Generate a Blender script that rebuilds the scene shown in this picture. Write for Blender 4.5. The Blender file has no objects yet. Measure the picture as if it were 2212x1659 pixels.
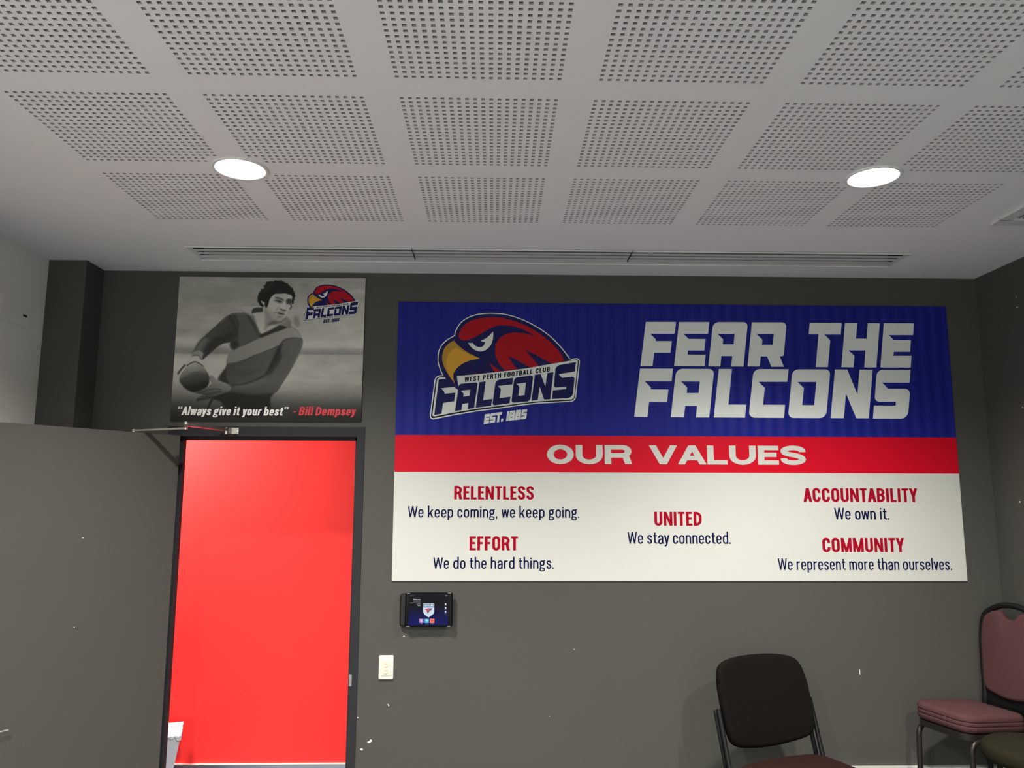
import bpy, bmesh, math, random
import numpy as np
from mathutils import Vector, Matrix
from mathutils.geometry import tessellate_polygon

random.seed(7)
sc = bpy.context.scene
COL = sc.collection

# ------------------------------------------------------------------ camera
FPX = 1670.09                       # focal length in pixels of the 2212 px wide frame
CAMH = 1.70                         # camera height
PIT, YAW, ROL = .1445, -.0242, -.0028
D = 4.1421                          # back wall plane (y)
ZC = CAMH + 1.2154                  # ceiling height
XL, XR = -2.322, 2.694              # left / right wall planes
YR = -3.1                           # rear wall plane
cy_, sy_ = math.cos(YAW), math.sin(YAW)
cp_, sp_ = math.cos(PIT), math.sin(PIT)
cr_, sr_ = math.cos(ROL), math.sin(ROL)
ROT = (np.array([[cy_, -sy_, 0], [sy_, cy_, 0], [0, 0, 1]]) @
       np.array([[1, 0, 0], [0, cp_, -sp_], [0, sp_, cp_]]) @
       np.array([[cr_, 0, sr_], [0, 1, 0], [-sr_, 0, cr_]]))
cam = bpy.data.cameras.new('camera')
cam.sensor_width = 36
cam.lens = FPX * 36 / 2212
cam.clip_start = .05
cam_o = bpy.data.objects.new('camera', cam)
COL.objects.link(cam_o)
m = Matrix.Identity(4)
for r_ in range(3):
    m[r_][0] = ROT[r_, 0]
    m[r_][1] = ROT[r_, 2]
    m[r_][2] = -ROT[r_, 1]
m[2][3] = CAMH
cam_o.matrix_world = m
sc.camera = cam_o

# ------------------------------------------------------------------ world, exposure, lights
w = bpy.data.worlds.new('world')
w.use_nodes = True
w.node_tree.nodes['Background'].inputs[0].default_value = (.6, .7, .9, 1)
w.node_tree.nodes['Background'].inputs[1].default_value = .05
sc.world = w
vs = sc.view_settings
vs.view_transform = 'Standard'
vs.look = 'None'
vs.gamma = 1
vs.use_curve_mapping = False
vs.exposure = 0.0

LAMPX = (-.9545, 1.4482)            # downlights sit on the crossings of the plain ceiling strips
LAMPY = (2.7795, .3795, -2.0205)
SPOT_W, SPOT_DEG, SPOT_BLEND = 325, 143, 1.0
REAR_W, REAR_DEG = 520, 160           # the two rows behind the camera spread wider
LAMP_COL = (1.0, .965, .89)


def lamp_spot(x, y, z, power, deg=SPOT_DEG, blend=SPOT_BLEND, rad=.045, col=LAMP_COL):
    l = bpy.data.lights.new('downlight_lamp', 'SPOT')
    l.energy = power
    l.spot_size = math.radians(deg)
    l.spot_blend = blend
    l.shadow_soft_size = rad
    l.color = col
    o = bpy.data.objects.new('downlight_lamp', l)
    COL.objects.link(o)
    o.location = (x, y, z)
    return o


for j_, ly in enumerate(LAMPY):
    for lx in LAMPX:
        lamp_spot(lx, ly, ZC - .03, REAR_W if j_ else SPOT_W, REAR_DEG if j_ else SPOT_DEG)
# daylight from the window side behind the camera
al = bpy.data.lights.new('window_daylight', 'AREA')
al.shape = 'RECTANGLE'
al.size, al.size_y = 1.6, 1.3
al.energy = 20
al.color = (.78, .89, 1.0)
alo = bpy.data.objects.new('window_daylight', al)
COL.objects.link(alo)
alo.location = (-1.45, YR + .05, 1.35)
alo.rotation_euler = (math.radians(90 + 14), 0, math.radians(-14))
# corridor ceiling panel beyond the door
cl = bpy.data.lights.new('corridor_lamp', 'AREA')
cl.shape = 'RECTANGLE'
cl.size, cl.size_y = .35, .14
cl.energy = 135
cl.color = (1, .96, .9)
clo = bpy.data.objects.new('corridor_lamp', cl)
COL.objects.link(clo)
clo.location = (-2.45, 4.40, 2.74)


# ------------------------------------------------------------------ measuring helpers
def ray(px, py):
    return ROT @ np.array([(px - 1106) / FPX, 1, -(py - 829.5) / FPX])


def on_y(px, py, Y=D):
    v = ray(px, py)
    v = v * Y / v[1]
    return Vector((v[0], Y, v[2] + CAMH))


def on_x(px, py, X):
    v = ray(px, py)
    v = v * X / v[0]
    return Vector((X, v[1], v[2] + CAMH))


def on_z(px, py, Z):
    v = ray(px, py)
    v = v * (Z - CAMH) / v[2]
    return Vector((v[0], v[1], Z))


# ------------------------------------------------------------------ materials
MATS = {}


def mat(name, col, rough=.5, metal=0, spec=.5, bump=0, bscale=200, var=0, vscale=6, emit=None, estr=1, coat=0):
    if name in MATS:
        return MATS[name]
    mt = bpy.data.materials.new(name)
    mt.use_nodes = True
    nt = mt.node_tree
    b = nt.nodes['Principled BSDF']
    b.inputs['Base Color'].default_value = (*col, 1)
    b.inputs['Roughness'].default_value = rough
    b.inputs['Metallic'].default_value = metal
    b.inputs['Specular IOR Level'].default_value = spec
    b.inputs['Coat Weight'].default_value = coat
    if emit:
        b.inputs['Emission Color'].default_value = (*emit, 1)
        b.inputs['Emission Strength'].default_value = estr
    tc = nt.nodes.new('ShaderNodeTexCoord')
    if bump:
        n = nt.nodes.new('ShaderNodeTexNoise')
        n.inputs['Scale'].default_value = bscale
        n.inputs['Detail'].default_value = 3
        bp = nt.nodes.new('ShaderNodeBump')
        bp.inputs['Strength'].default_value = bump
        bp.inputs['Distance'].default_value = .002
        nt.links.new(tc.outputs['Object'], n.inputs['Vector'])
        nt.links.new(n.outputs['Fac'], bp.inputs['Height'])
        nt.links.new(bp.outputs['Normal'], b.inputs['Normal'])
    if var:
        n2 = nt.nodes.new('ShaderNodeTexNoise')
        n2.inputs['Scale'].default_value = vscale
        n2.inputs['Detail'].default_value = 4
        mx = nt.nodes.new('ShaderNodeMix')
        mx.data_type = 'RGBA'
        mx.inputs['A'].default_value = (*[c * (1 - var) for c in col], 1)
        mx.inputs['B'].default_value = (*[min(1, c * (1 + var)) for c in col], 1)
        nt.links.new(tc.outputs['Object'], n2.inputs['Vector'])
        nt.links.new(n2.outputs['Fac'], mx.inputs['Factor'])
        nt.links.new(mx.outputs['Result'], b.inputs['Base Color'])
    MATS[name] = mt
    return mt


M_WALL = mat('charcoal_wall_paint', (.0715, .0705, .0625), .6, bump=.25, bscale=260, var=.05, vscale=1.6, spec=.2)
M_WHITEWALL = mat('pale_wall_paint', (.75, .74, .70), .6, bump=.2, bscale=260, var=.03, vscale=2, spec=.3)
M_CEIL = mat('white_ceiling_paint', (.80, .795, .79), .75, var=.02, vscale=2, spec=.2)
M_VOID = mat('black_acoustic_fabric', (.012, .012, .013), .9, spec=.1, var=.1)
M_FLOOR = mat('dark_carpet', (.078, .092, .108), .95, spec=.1, bump=.8, bscale=500, var=.25, vscale=60)
M_RED = mat('red_corridor_paint', (.86, .036, .034), .5, spec=.25, var=.05, vscale=1.3)
M_CORFLOOR = mat('grey_vinyl', (.17, .19, .22), .25, var=.06, vscale=5)
M_ALU = mat('brushed_aluminium', (.44, .50, .58), .3, 1, var=.05, vscale=30)
M_FRAME = mat('charcoal_door_enamel', (.028, .028, .032), .6, spec=.12, var=.05)
M_LEAF = mat('charcoal_door_leaf_paint', (.078, .073, .064), .55, bump=.12, bscale=200, var=.04, vscale=2, spec=.35)
M_STEEL = mat('satin_steel', (.62, .59, .55), .28, 1, var=.05, vscale=40)
M_GRILLE = mat('white_grille_enamel', (.66, .66, .65), .4, var=.03)
M_BLACKVOID = mat('duct_black', (.01, .01, .012), .9, var=.1)
M_LED = mat('lamp_diffuser', (.9, .9, .9), .5, emit=(1, .98, .94), estr=14)
M_TRIMRING = mat('lamp_trim_ring', (.74, .74, .72), .35, 0, var=.02)
M_BLUE = mat('banner_blue_print', (.0115, .017, .215), .45, spec=.12, var=.06, vscale=3)
M_BRED = mat('banner_red_print', (.56, .0035, .018), .45, spec=.12, var=.04, vscale=3)
M_BWHITE = mat('banner_white_print', (.565, .57, .535), .5, spec=.08, var=.015, vscale=4)
M_LETW = mat('white_lettering_ink', (.71, .745, .72), .45, spec=.3, var=.02)
M_LETR = mat('crimson_lettering_ink', (.33, .003, .018), .6, spec=.04, var=.02)
M_LETN = mat('navy_lettering_ink', (.004, .005, .048), .6, spec=.04, var=.02)
M_NAVY = mat('emblem_navy_ink', (.010, .011, .085), .45, spec=.12, var=.02)
M_EBLACK = mat('emblem_black_ink', (.004, .004, .012), .45, spec=.12, var=.02)
M_ERED = mat('emblem_red_ink', (.36, .006, .014), .45, spec=.12, var=.03)
M_GOLD = mat('emblem_gold_ink', (.62, .33, .035), .45, spec=.12, var=.02)
M_GOLDD = mat('emblem_dark_gold_ink', (.42, .24, .035), .45, spec=.12, var=.02)
M_CREAM = mat('emblem_pale_ink', (.68, .71, .68), .45, spec=.3, var=.02)
M_BLACKP = mat('black_plastic', (.008, .008, .009), .35, spec=.4, var=.05)
M_GLOSSB = mat('black_screen_glass', (.004, .004, .005), .12, spec=.15, var=.02)
M_CREAMP = mat('cream_plastic', (.80, .76, .66), .35, spec=.5, var=.02)
M_CHIP = mat('exposed_plaster', (.78, .77, .72), .9, var=.05)
M_BLKFAB = mat('black_brown_upholstery', (.0075, .0056, .005), .95, spec=.05, bump=.7, bscale=700, var=.15, vscale=300)
M_RUST = mat('brown_seat_upholstery', (.024, .011, .009), .95, spec=.05, bump=.7, bscale=700, var=.15, vscale=300)
M_MAROON = mat('mauve_seat_upholstery', (.084, .039, .041), .95, spec=.06, bump=.8, bscale=600, var=.25, vscale=350)
M_OLIVE = mat('dark_olive_upholstery', (.016, .014, .008), .9, spec=.08, bump=.5, bscale=700, var=.15, vscale=300)
M_TUBE = mat('black_powder_coated_tube', (.007, .007, .0075), .38, spec=.25, var=.05)
M_BRONZE = mat('dark_bronze_tube', (.030, .026, .022), .33, .5, spec=.5, var=.05)
M_BIN = mat('grey_bin_plastic', (.56, .60, .66), .4, var=.03)
M_BAG = mat('white_bin_liner_film', (.58, .58, .62), .25, spec=.5, bump=1.0, bscale=60, var=.04, vscale=60)


def add_flutes(mt, period=.067):
    nt = mt.node_tree
    b = nt.nodes['Principled BSDF']
    tc = nt.nodes.new('ShaderNodeTexCoord')
    wv = nt.nodes.new('ShaderNodeTexWave')
    wv.bands_direction = 'X'
    wv.wave_profile = 'SIN'
    wv.inputs['Scale'].default_value = .314 / period
    wv.inputs['Distortion'].default_value = .6
    wv.inputs['Detail Scale'].default_value = .4
    bp = nt.nodes.new('ShaderNodeBump')
    bp.inputs['Strength'].default_value = .9
    bp.inputs['Distance'].default_value = .0035
    nt.links.new(tc.outputs['Object'], wv.inputs['Vector'])
    nt.links.new(wv.outputs['Fac'], bp.inputs['Height'])
    nt.links.new(bp.outputs['Normal'], b.inputs['Normal'])


add_flutes(M_BLUE)


# ------------------------------------------------------------------ object helpers
def link(name, me, parent=None):
    o = bpy.data.objects.new(name, me)
    COL.objects.link(o)
    if parent is not None:
        o.parent = parent
        o.matrix_parent_inverse = wmat(parent).inverted()
    return o


def wmat(o):
    if o.parent is None:
        return o.matrix_basis.copy()
    return wmat(o.parent) @ o.matrix_parent_inverse @ o.matrix_basis


def tag(o, label=None, cat=None, group=None, kind=None):
    if label:
        o['label'] = label
    if cat:
        o['category'] = cat
    if group:
        o['group'] = group
    if kind:
        o['kind'] = kind
    return o


def thing(name, loc=(0, 0, 0), rz=0, **k):
    o = bpy.data.objects.new(name, None)
    o.empty_display_size = .1
    COL.objects.link(o)
    o.location = loc
    o.rotation_euler = (0, 0, rz)
    return tag(o, **k)


class MB:
    """collects shapes, then links them as one mesh object"""

    def __init__(s):
        s.v, s.f, s.mi = [], [], []
        s.cur = 0

    def add(s, vs_, fs_):
        n = len(s.v)
        s.v += [tuple(p) for p in vs_]
        s.f += [tuple(i + n for i in f) for f in fs_]
        s.mi += [s.cur] * len(fs_)

    def box(s, x0, x1, y0, y1, z0, z1):
        s.add([(x0, y0, z0), (x1, y0, z0), (x1, y1, z0), (x0, y1, z0), (x0, y0, z1), (x1, y0, z1), (x1, y1, z1), (x0, y1, z1)],
              [(0, 3, 2, 1), (4, 5, 6, 7), (0, 1, 5, 4), (1, 2, 6, 5), (2, 3, 7, 6), (3, 0, 4, 7)])

    def rbox(s, x0, x1, y0, y1, z0, z1, r=.006, n=4):
        """box with rounded edges in the x-z outline and a small chamfer on the -y face"""
        out = rrect(x0, z0, x1, z1, r, n)
        c = min(r * .5, abs(y1 - y0) * .4)
        ins = rrect(x0 + c, z0 + c, x1 - c, z1 - c, max(r - c, 1e-4), n)
        N = len(out)
        vs_ = [(p[0], y1, p[1]) for p in out] + [(p[0], y0 + c, p[1]) for p in out] + [(p[0], y0, p[1]) for p in ins]
        fs_ = []
        for k in range(2):
            for i in range(N):
                j = (i + 1) % N
                fs_.append((k * N + i, k * N + j, (k + 1) * N + j, (k + 1) * N + i))
        fs_.append(tuple(range(2 * N, 3 * N)))
        fs_.append(tuple(reversed(range(N))))
        s.add(vs_, fs_)

    def tube(s, path, r, n=10, cap=True, flat=1.0, up=(0, 0, 1)):
        P = [Vector(p) for p in path]
        rings = []
        prev = None
        for i, p in enumerate(P):
            a = P[max(0, i - 1)]
            b = P[min(len(P) - 1, i + 1)]
            t = (b - a).normalized()
            if prev is None:
                u = Vector(up)
                if abs(t.dot(u)) > .95:
                    u = Vector((1, 0, 0))
                e1 = t.cross(u).normalized()
            else:
                e1 = (prev - t * prev.dot(t)).normalized()
            prev = e1
            e2 = t.cross(e1).normalized()
            rr = r[i] if isinstance(r, (list, tuple)) else r
            rings.append([p + e1 * math.cos(2 * math.pi * k / n) * rr + e2 * math.sin(2 * math.pi * k / n) * rr * flat for k in range(n)])
        vs_ = [q for ring in rings for q in ring]
        fs_ = []
        for i in range(len(P) - 1):
            for k in range(n):
                l = (k + 1) % n
                fs_.append((i * n + k, i * n + l, (i + 1) * n + l, (i + 1) * n + k))
        if cap:
            fs_.append(tuple(reversed(range(n))))
            fs_.append(tuple(range((len(P) - 1) * n, len(P) * n)))
        s.add(vs_, fs_)

    def lathe(s, prof, c=(0, 0, 0), n=40, axis='z'):
        vs_, fs_ = [], []
        for (r, h) in prof:
            for k in range(n):
                a = 2 * math.pi * k / n
                if axis == 'z':
                    vs_.append((c[0] + r * math.cos(a), c[1] + r * math.sin(a), c[2] + h))
                else:
                    vs_.append((c[0] + r * math.cos(a), c[1] + h, c[2] + r * math.sin(a)))
        for i in range(len(prof) - 1):
            for k in range(n):
                l = (k + 1) % n
                fs_.append((i * n + k, i * n + l, (i + 1) * n + l, (i + 1) * n + k))
        s.add(vs_, fs_)

    def poly(s, loops, fn):
        """flat polygon with holes; loops are lists of 2-D points, fn maps a point to 3-D"""
        vv = [[Vector((p[0], p[1], 0)) for p in L] for L in loops]
        flat = [p for L in vv for p in L]
        tris = tessellate_polygon(vv)
        s.add([fn(p.x, p.y) for p in flat], [tuple(t) for t in tris])

    def build(s, name, mats, parent=None, smooth=False, xf=None):
        me = bpy.data.meshes.new(name)
        vv = [xf(Vector(p)) for p in s.v] if xf else s.v
        me.from_pydata([tuple(p) for p in vv], [], s.f)
        if not isinstance(mats, (list, tuple)):
            mats = [mats]
        for mm in mats:
            me.materials.append(mm)
        if len(mats) > 1:
            me.polygons.foreach_set('material_index', s.mi)
        if smooth:
            me.polygons.foreach_set('use_smooth', [True] * len(me.polygons))
            try:
                me.set_sharp_from_angle(angle=math.radians(40))
            except Exception:
                pass
        me.update()
        bm = bmesh.new()
        bm.from_mesh(me)
        bmesh.ops.recalc_face_normals(bm, faces=bm.faces)
        bm.to_mesh(me)
        bm.free()
        return link(name, me, parent)


def rrect(x0, z0, x1, z1, r, n=5):
    r = min(r, abs(x1 - x0) * .49, abs(z1 - z0) * .49)
    pts = []
    for cx, cz, a0 in ((x1 - r, z0 + r, -90), (x1 - r, z1 - r, 0), (x0 + r, z1 - r, 90), (x0 + r, z0 + r, 180)):
        for k in range(n + 1):
            a = math.radians(a0 + 90 * k / n)
            pts.append((cx + r * math.cos(a), cz + r * math.sin(a)))
    return pts


def smooth_open(P, k=6):
    """Catmull-Rom through an open list of points"""
    if len(P) < 3:
        return list(P)
    out = []
    for i in range(len(P) - 1):
        p0 = P[i - 1] if i else (2 * P[0][0] - P[1][0], 2 * P[0][1] - P[1][1])
        p1, p2 = P[i], P[i + 1]
        p3 = P[i + 2] if i + 2 < len(P) else (2 * p2[0] - p1[0], 2 * p2[1] - p1[1])
        for j in range(k):
            t = j / k
            out.append(tuple(.5 * ((2 * p1[a]) + (-p0[a] + p2[a]) * t + (2 * p0[a] - 5 * p1[a] + 4 * p2[a] - p3[a]) * t * t +
                                   (-p0[a] + 3 * p1[a] - 3 * p2[a] + p3[a]) * t ** 3) for a in (0, 1)))
    out.append(P[-1])
    return out


def curve_poly(segs, k=6):
    """closed outline from smooth segments that meet in corners"""
    out = []
    for s_ in segs:
        c = smooth_open(s_, k)
        if out and abs(out[-1][0] - c[0][0]) + abs(out[-1][1] - c[0][1]) < 1e-6:
            c = c[1:]
        out += c
    if abs(out[-1][0] - out[0][0]) + abs(out[-1][1] - out[0][1]) < 1e-6:
        out.pop()
    return out


def smooth_closed(P, k=6):
    n = len(P)
    out = []
    for i in range(n):
        p0, p1, p2, p3 = P[i - 1], P[i], P[(i + 1) % n], P[(i + 2) % n]
        for j in range(k):
            t = j / k
            out.append(tuple(.5 * ((2 * p1[a]) + (-p0[a] + p2[a]) * t + (2 * p0[a] - 5 * p1[a] + 4 * p2[a] - p3[a]) * t * t +
                                   (-p0[a] + 3 * p1[a] - 3 * p2[a] + p3[a]) * t ** 3) for a in (0, 1)))
    return out


def fillet(P, n=6):
    """polygon whose points may carry a corner radius as third value"""
    out = []
    N = len(P)
    for i, p in enumerate(P):
        if len(p) == 2:
            out.append((p[0], p[1]))
            continue
        a = Vector(P[i - 1][:2])
        b = Vector(p[:2])
        c = Vector(P[(i + 1) % N][:2])
        da, dc = (a - b), (c - b)
        r = min(p[2], da.length * .5, dc.length * .5)
        s_, e_ = b + da.normalized() * r, b + dc.normalized() * r
        # cubic approximating a quarter round
        k = .55
        c1, c2 = s_ + (b - s_) * k, e_ + (b - e_) * k
        for j in range(n + 1):
            t = j / n
            q = s_ * (1 - t) ** 3 + c1 * 3 * t * (1 - t) ** 2 + c2 * 3 * t * t * (1 - t) + e_ * t ** 3
            out.append((q.x, q.y))
    return out


def inset(P, d):
    """moves a closed outline inwards by d"""
    n = len(P)
    area = sum(P[i][0] * P[(i + 1) % n][1] - P[(i + 1) % n][0] * P[i][1] for i in range(n))
    s_ = 1 if area > 0 else -1
    out = []
    for i in range(n):
        a, b, c = Vector(P[i - 1]), Vector(P[i]), Vector(P[(i + 1) % n])
        t1, t2 = (b - a).normalized(), (c - b).normalized()
        n1, n2 = Vector((-t1.y, t1.x)) * s_, Vector((-t2.y, t2.x)) * s_
        nn = (n1 + n2)
        nn = nn.normalized() if nn.length > 1e-6 else n1
        q = b + nn * d / max(.5, nn.dot(n1))
        out.append((q.x, q.y))
    return out


# ================================================================== SETTING
# ---- floor
b = MB()
b.box(XL - .1, XR + .1, YR - .1, D + .02, -.1, 0)
tag(b.build('floor', M_FLOOR), kind='structure')

# ---- ceiling: perforated plasterboard, six columns of square-hole fields
PX0, PER, FW = -1.4884, .6, .4769
ROW0 = 2.8411
PITCH, HOLE, THK = FW / 19, .0118, .0105
fields_x = [PX0 + PER * c for c in range(6)]
fields_y = [ROW0 - PER * r for r in range(0, 5)]
SLX0, SLX1, SLY0, SLY1 = -1.500, 2.078, 3.725, 3.900       # opening of the long slot diffuser
VSX0, VSX1, VSY0, VSY1 = 2.262, 2.560, 2.90, 3.200         # opening of the square grille
RD = .104                                                  # outer radius of a downlight
xs = {XL - .05, XR + .05, SLX0, SLX1, VSX0, VSX1}
ys = {YR - .05, D + .05, SLY0, SLY1, VSY0, VSY1}
holes_x, holes_y = [], []
for fx in fields_x:
    for k in range(20):
        c = fx + k * PITCH
        holes_x.append((c - HOLE / 2, c + HOLE / 2))
for fy in fields_y:
    for k in range(20):
        c = fy + k * PITCH
        holes_y.append((c - HOLE / 2, c + HOLE / 2))
for a, c in holes_x:
    xs |= {a, c}
for a, c in holes_y:
    ys |= {a, c}
sq = .0999
for lx in LAMPX:
    xs |= {lx - sq, lx + sq}
for ly in LAMPY[:2]:
    ys |= {ly - sq, ly + sq}
xs, ys = sorted(xs), sorted(ys)
hx = {round(a, 6) for a, c in holes_x}
hy = {round(a, 6) for a, c in holes_y}
nx_, ny_ = len(xs), len(ys)
bl = MB()
bl.v = [(x, y, ZC) for y in ys for x in xs]
# hole spans
hspan_x = [(a, c) for a, c in holes_x]
hspan_y = [(a, c) for a, c in holes_y]


def in_any(v, spans):
    return any(a < v < c for a, c in spans)


cx_hole = [in_any((xs[i] + xs[i + 1]) / 2, hspan_x) for i in range(nx_ - 1)]
cy_hole = [in_any((ys[j] + ys[j + 1]) / 2, hspan_y) for j in range(ny_ - 1)]
cx_lamp = [any(abs((xs[i] + xs[i + 1]) / 2 - lx) < sq for lx in LAMPX) for i in range(nx_ - 1)]
cy_lamp = [any(abs((ys[j] + ys[j + 1]) / 2 - ly) < sq for ly in LAMPY[:2]) for j in range(ny_ - 1)]
for j in range(ny_ - 1):
    ym = (ys[j] + ys[j + 1]) / 2
    for i in range(nx_ - 1):
        xm = (xs[i] + xs[i + 1]) / 2
        if cx_lamp[i] and cy_lamp[j]:
            continue
        if SLX0 < xm < SLX1 and SLY0 < ym < SLY1:
            continue
        if VSX0 < xm < VSX1 and VSY0 < ym < VSY1:
            continue
        a = j * nx_ + i
        if cx_hole[i] and cy_hole[j]:
            n = len(bl.v)
            x0, x1, y0, y1 = xs[i], xs[i + 1], ys[j], ys[j + 1]
            bl.v += [(x0, y0, ZC + THK), (x1, y0, ZC + THK), (x1, y1, ZC + THK), (x0, y1, ZC + THK)]
            q = [a, a + 1, a + nx_ + 1, a + nx_]
            for k in range(4):
                l = (k + 1) % 4
                bl.f.append((q[k], q[l], n + l, n + k))
                bl.mi.append(2)
            continue
        bl.f.append((a, a + nx_, a + nx_ + 1, a + 1))
        bl.mi.append(0)
# square-to-round collars around the downlights
for lx in LAMPX:
    for ly in LAMPY[:2]:
        N = 48
        vo, vi = [], []
        for k in range(N):
            a = 2 * math.pi * k / N + math.pi / 4
            c_, s_ = math.cos(a), math.sin(a)
            q = sq / max(abs(c_), abs(s_))
            vo.append((lx + c_ * q, ly + s_ * q, ZC))
            vi.append((lx + c_ * .092, ly + s_ * .092, ZC))
        bl.add(vo + vi, [(k, (k + 1) % N, N + (k + 1) % N, N + k) for k in range(N)])
bl.cur = 1
zt = ZC + THK + .0005
bl.add([(XL, YR, zt + .002), (XR, YR, zt + .002), (XR, SLY0 - .12, zt + .002), (XL, SLY0 - .12, zt + .002)], [(0, 1, 2, 3)])
me = bpy.data.meshes.new('ceiling')
me.from_pydata(bl.v, [], bl.f)
me.materials.append(M_CEIL)
me.materials.append(M_VOID)
me.materials.append(mat('raw_board_core', (.42, .41, .40), .9, spec=.1, var=.03))
me.polygons.foreach_set('material_index', bl.mi)
me.update()
tag(link('ceiling', me), kind='structure')
b = MB()
b.box(XL - .1, XR + .1, YR - .1, D + .12, ZC + .12, ZC + .2)
tag(b.build('ceiling_slab', M_VOID), kind='structure')

# ---- back wall with the door opening
DX0, DX1, DZ1 = -1.7227, -.6845, 2.0640                    # outer edge of the door frame
WT = .12
b = MB()
b.box(XL - .1, DX0, D, D + WT, 0, ZC + .12)
b.box(DX1, XR + .1, D, D + WT, 0, ZC + .12)
b.box(DX0, DX1, D, D + WT, DZ1, ZC + .12)
wall_back = tag(b.build('wall_back', M_WALL), kind='structure')
# column in the left corner
b = MB()
b.box(XL - .02, -2.127, 3.958, D + .01, 0, ZC + .004)
tag(b.build('wall_corner', M_WALL), kind='structure')
b = MB()
b.box(XR, XR + .1, YR - .1, D + .05, 0, ZC + .12)
wall_right = tag(b.build('wall_right', M_WALL), kind='structure')
b = MB()
b.box(XL - .1, XL, YR - .1, D + .05, 0, ZC + .12)
tag(b.build('wall_left', M_WHITEWALL), kind='structure')
b = MB()
b.box(XL - .1, XR + .1, YR - .1, YR, 0, ZC + .12)
tag(b.build('wall_rear', M_WHITEWALL), kind='structure')

# ---- corridor behind the door
CY = 4.992
b = MB()
b.box(-3.4, 1.2, CY, CY + .1, 0, 2.85)
tag(b.build('wall_corridor', M_RED), kind='structure')
b = MB()
b.box(-3.4, 1.2, D + .02, CY + .1, -.1, 0)
tag(b.build('floor_corridor', M_CORFLOOR), kind='structure')
b = MB()
b.box(-3.4, 1.2, D + WT, CY + .1, 2.76, 2.86)
tag(b.build('ceiling_corridor', M_CEIL), kind='structure')
b = MB()
b.box(-3.5, -3.4, D + WT, CY + .1, 0, 2.86)
b.box(1.2, 1.3, D + WT, CY + .1, 0, 2.86)
tag(b.build('wall_corridor_ends', M_WALL), kind='structure')
b = MB()
b.box(-3.4, 1.2, CY - .012, CY, .0, .098)
bbc = tag(b.build('baseboard_corridor', M_ALU), kind='structure')
b = MB()
b.box(-3.4, 1.2, CY - .016, CY, .096, .101)  # lit top edge of the aluminium skirting, put in as a pale strip
b.build('edge_strip', M_CREAMP, bbc)

# ---- low ledge with a white edge strip along the back wall, right part
b = MB()
b.box(1.31, XR, D - .022, D, 0, .334)
led = tag(b.build('trim_1', M_BLACKP), kind='structure')
b = MB()
b.box(1.31, XR, D - .026, D, .334, .3445)
b.build('edge_strip', M_BWHITE, led)
b = MB()
b.box(XL, DX0, D - .012, D, 0, .1)
b.box(DX1, 1.31, D - .012, D, 0, .1)
tag(b.build('baseboard_back', M_BLACKP), kind='structure')

# ---- door: steel frame, leaf swung into the room, closer arm, lever, strike plate
door = thing('door_1', (DX0, D, 0), kind='structure',
             label='charcoal door standing open into the room, in a dark steel frame under the sepia poster', cat='door')
JW = .0405
b = MB()
JL = DX0 + .040
for (x0, x1) in ((DX0, JL), (DX1 - JW, DX1)):
    b.box(x0, x1, D - .006, D + WT + .006, 0, DZ1)
b.box(JL, DX1 - JW, D - .006, D + WT + .006, DZ1 - .0515, DZ1)
b.box(JL, JL + .030, D + .035, D + .07, 0, DZ1 - .052)       # rebate stops
b.box(DX1 - JW - .015, DX1 - JW, D + .045, D + .07, 0, DZ1 - .052)
b.box(JL, DX1 - JW, D + .045, D + .07, DZ1 - .068, DZ1 - .0515)
fr = b.build('door_frame', M_FRAME, door)
# leaf: hinge pin at the left jamb, opened 124 degrees
H0 = Vector((-1.683, D - .002, 0))
LD = Vector((-.5605, -.8282, 0))                             # from the hinge towards the free edge
LN = Vector((.8282, -.5605, 0))                              # visible face
LW, LT, LH = .925, .040, 2.0135


def leaf_pt(u, t, z):
    return H0 + LD * u + LN * t + Vector((0, 0, z))


def leaf_box(mb, u0, u1, t0, t1, z0, z1):
    P = [leaf_pt(u, t, z) for z in (z0, z1) for (u, t) in ((u0, t0), (u1, t0), (u1, t1), (u0, t1))]
    mb.add(P, [(0, 3, 2, 1), (4, 5, 6, 7), (0, 1, 5, 4), (1, 2, 6, 5), (2, 3, 7, 6), (3, 0, 4, 7)])


b = MB()
leaf_box(b, 0, LW, 0, LT, .008, LH)
leaf = b.build('door_leaf', M_LEAF, door)
tag(leaf, label='charcoal painted leaf')
# lever handle near the free edge
b = MB()
zc = .724
hc_ = leaf_pt(.868, LT, zc)


def leaf_disc(mb, u, z, r, t0, t1, n=24):
    vs_ = [leaf_pt(u + r * math.cos(2 * math.pi * k / n), t, z + r * math.sin(2 * math.pi * k / n)) for t in (t0, t1) for k in range(n)]
    mb.add(vs_, [(k, (k + 1) % n, n + (k + 1) % n, n + k) for k in range(n)] + [tuple(range(n, 2 * n))])


leaf_disc(b, .868, zc, .027, LT, LT + .009)
b.tube([leaf_pt(.868, LT, zc), leaf_pt(.868, LT + .048, zc), leaf_pt(.862, LT + .055, zc), leaf_pt(.85, LT + .057, zc),
        leaf_pt(.80, LT + .057, zc), leaf_pt(.752, LT + .055, zc)], .0085, 12)
b.build('door_handle', M_STEEL, leaf, smooth=True)
# hinges
for hz in (.25, 1.02, 1.80):
    b = MB()
    c = leaf_pt(-.004, -.004, hz)
    b.tube([c, c + Vector((0, 0, .1))], .007, 12)
    b.build('hinge', M_STEEL, door, smooth=True)
# closer body on the hidden face, and its folding arm
clo_ = MB()
leaf_box(clo_, .12, .36, -.052, 0, LH - .075, LH - .012)
closer = clo_.build('door_closer', M_STEEL, door)
pA = Vector((-1.4056, D - .035, 2.043))                      # shoe on the frame head
pB = on_z(402, 922, 2.040)                          # elbow
pC = leaf_pt(.222, -.02, LH + .012)                          # spindle above the leaf


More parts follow.
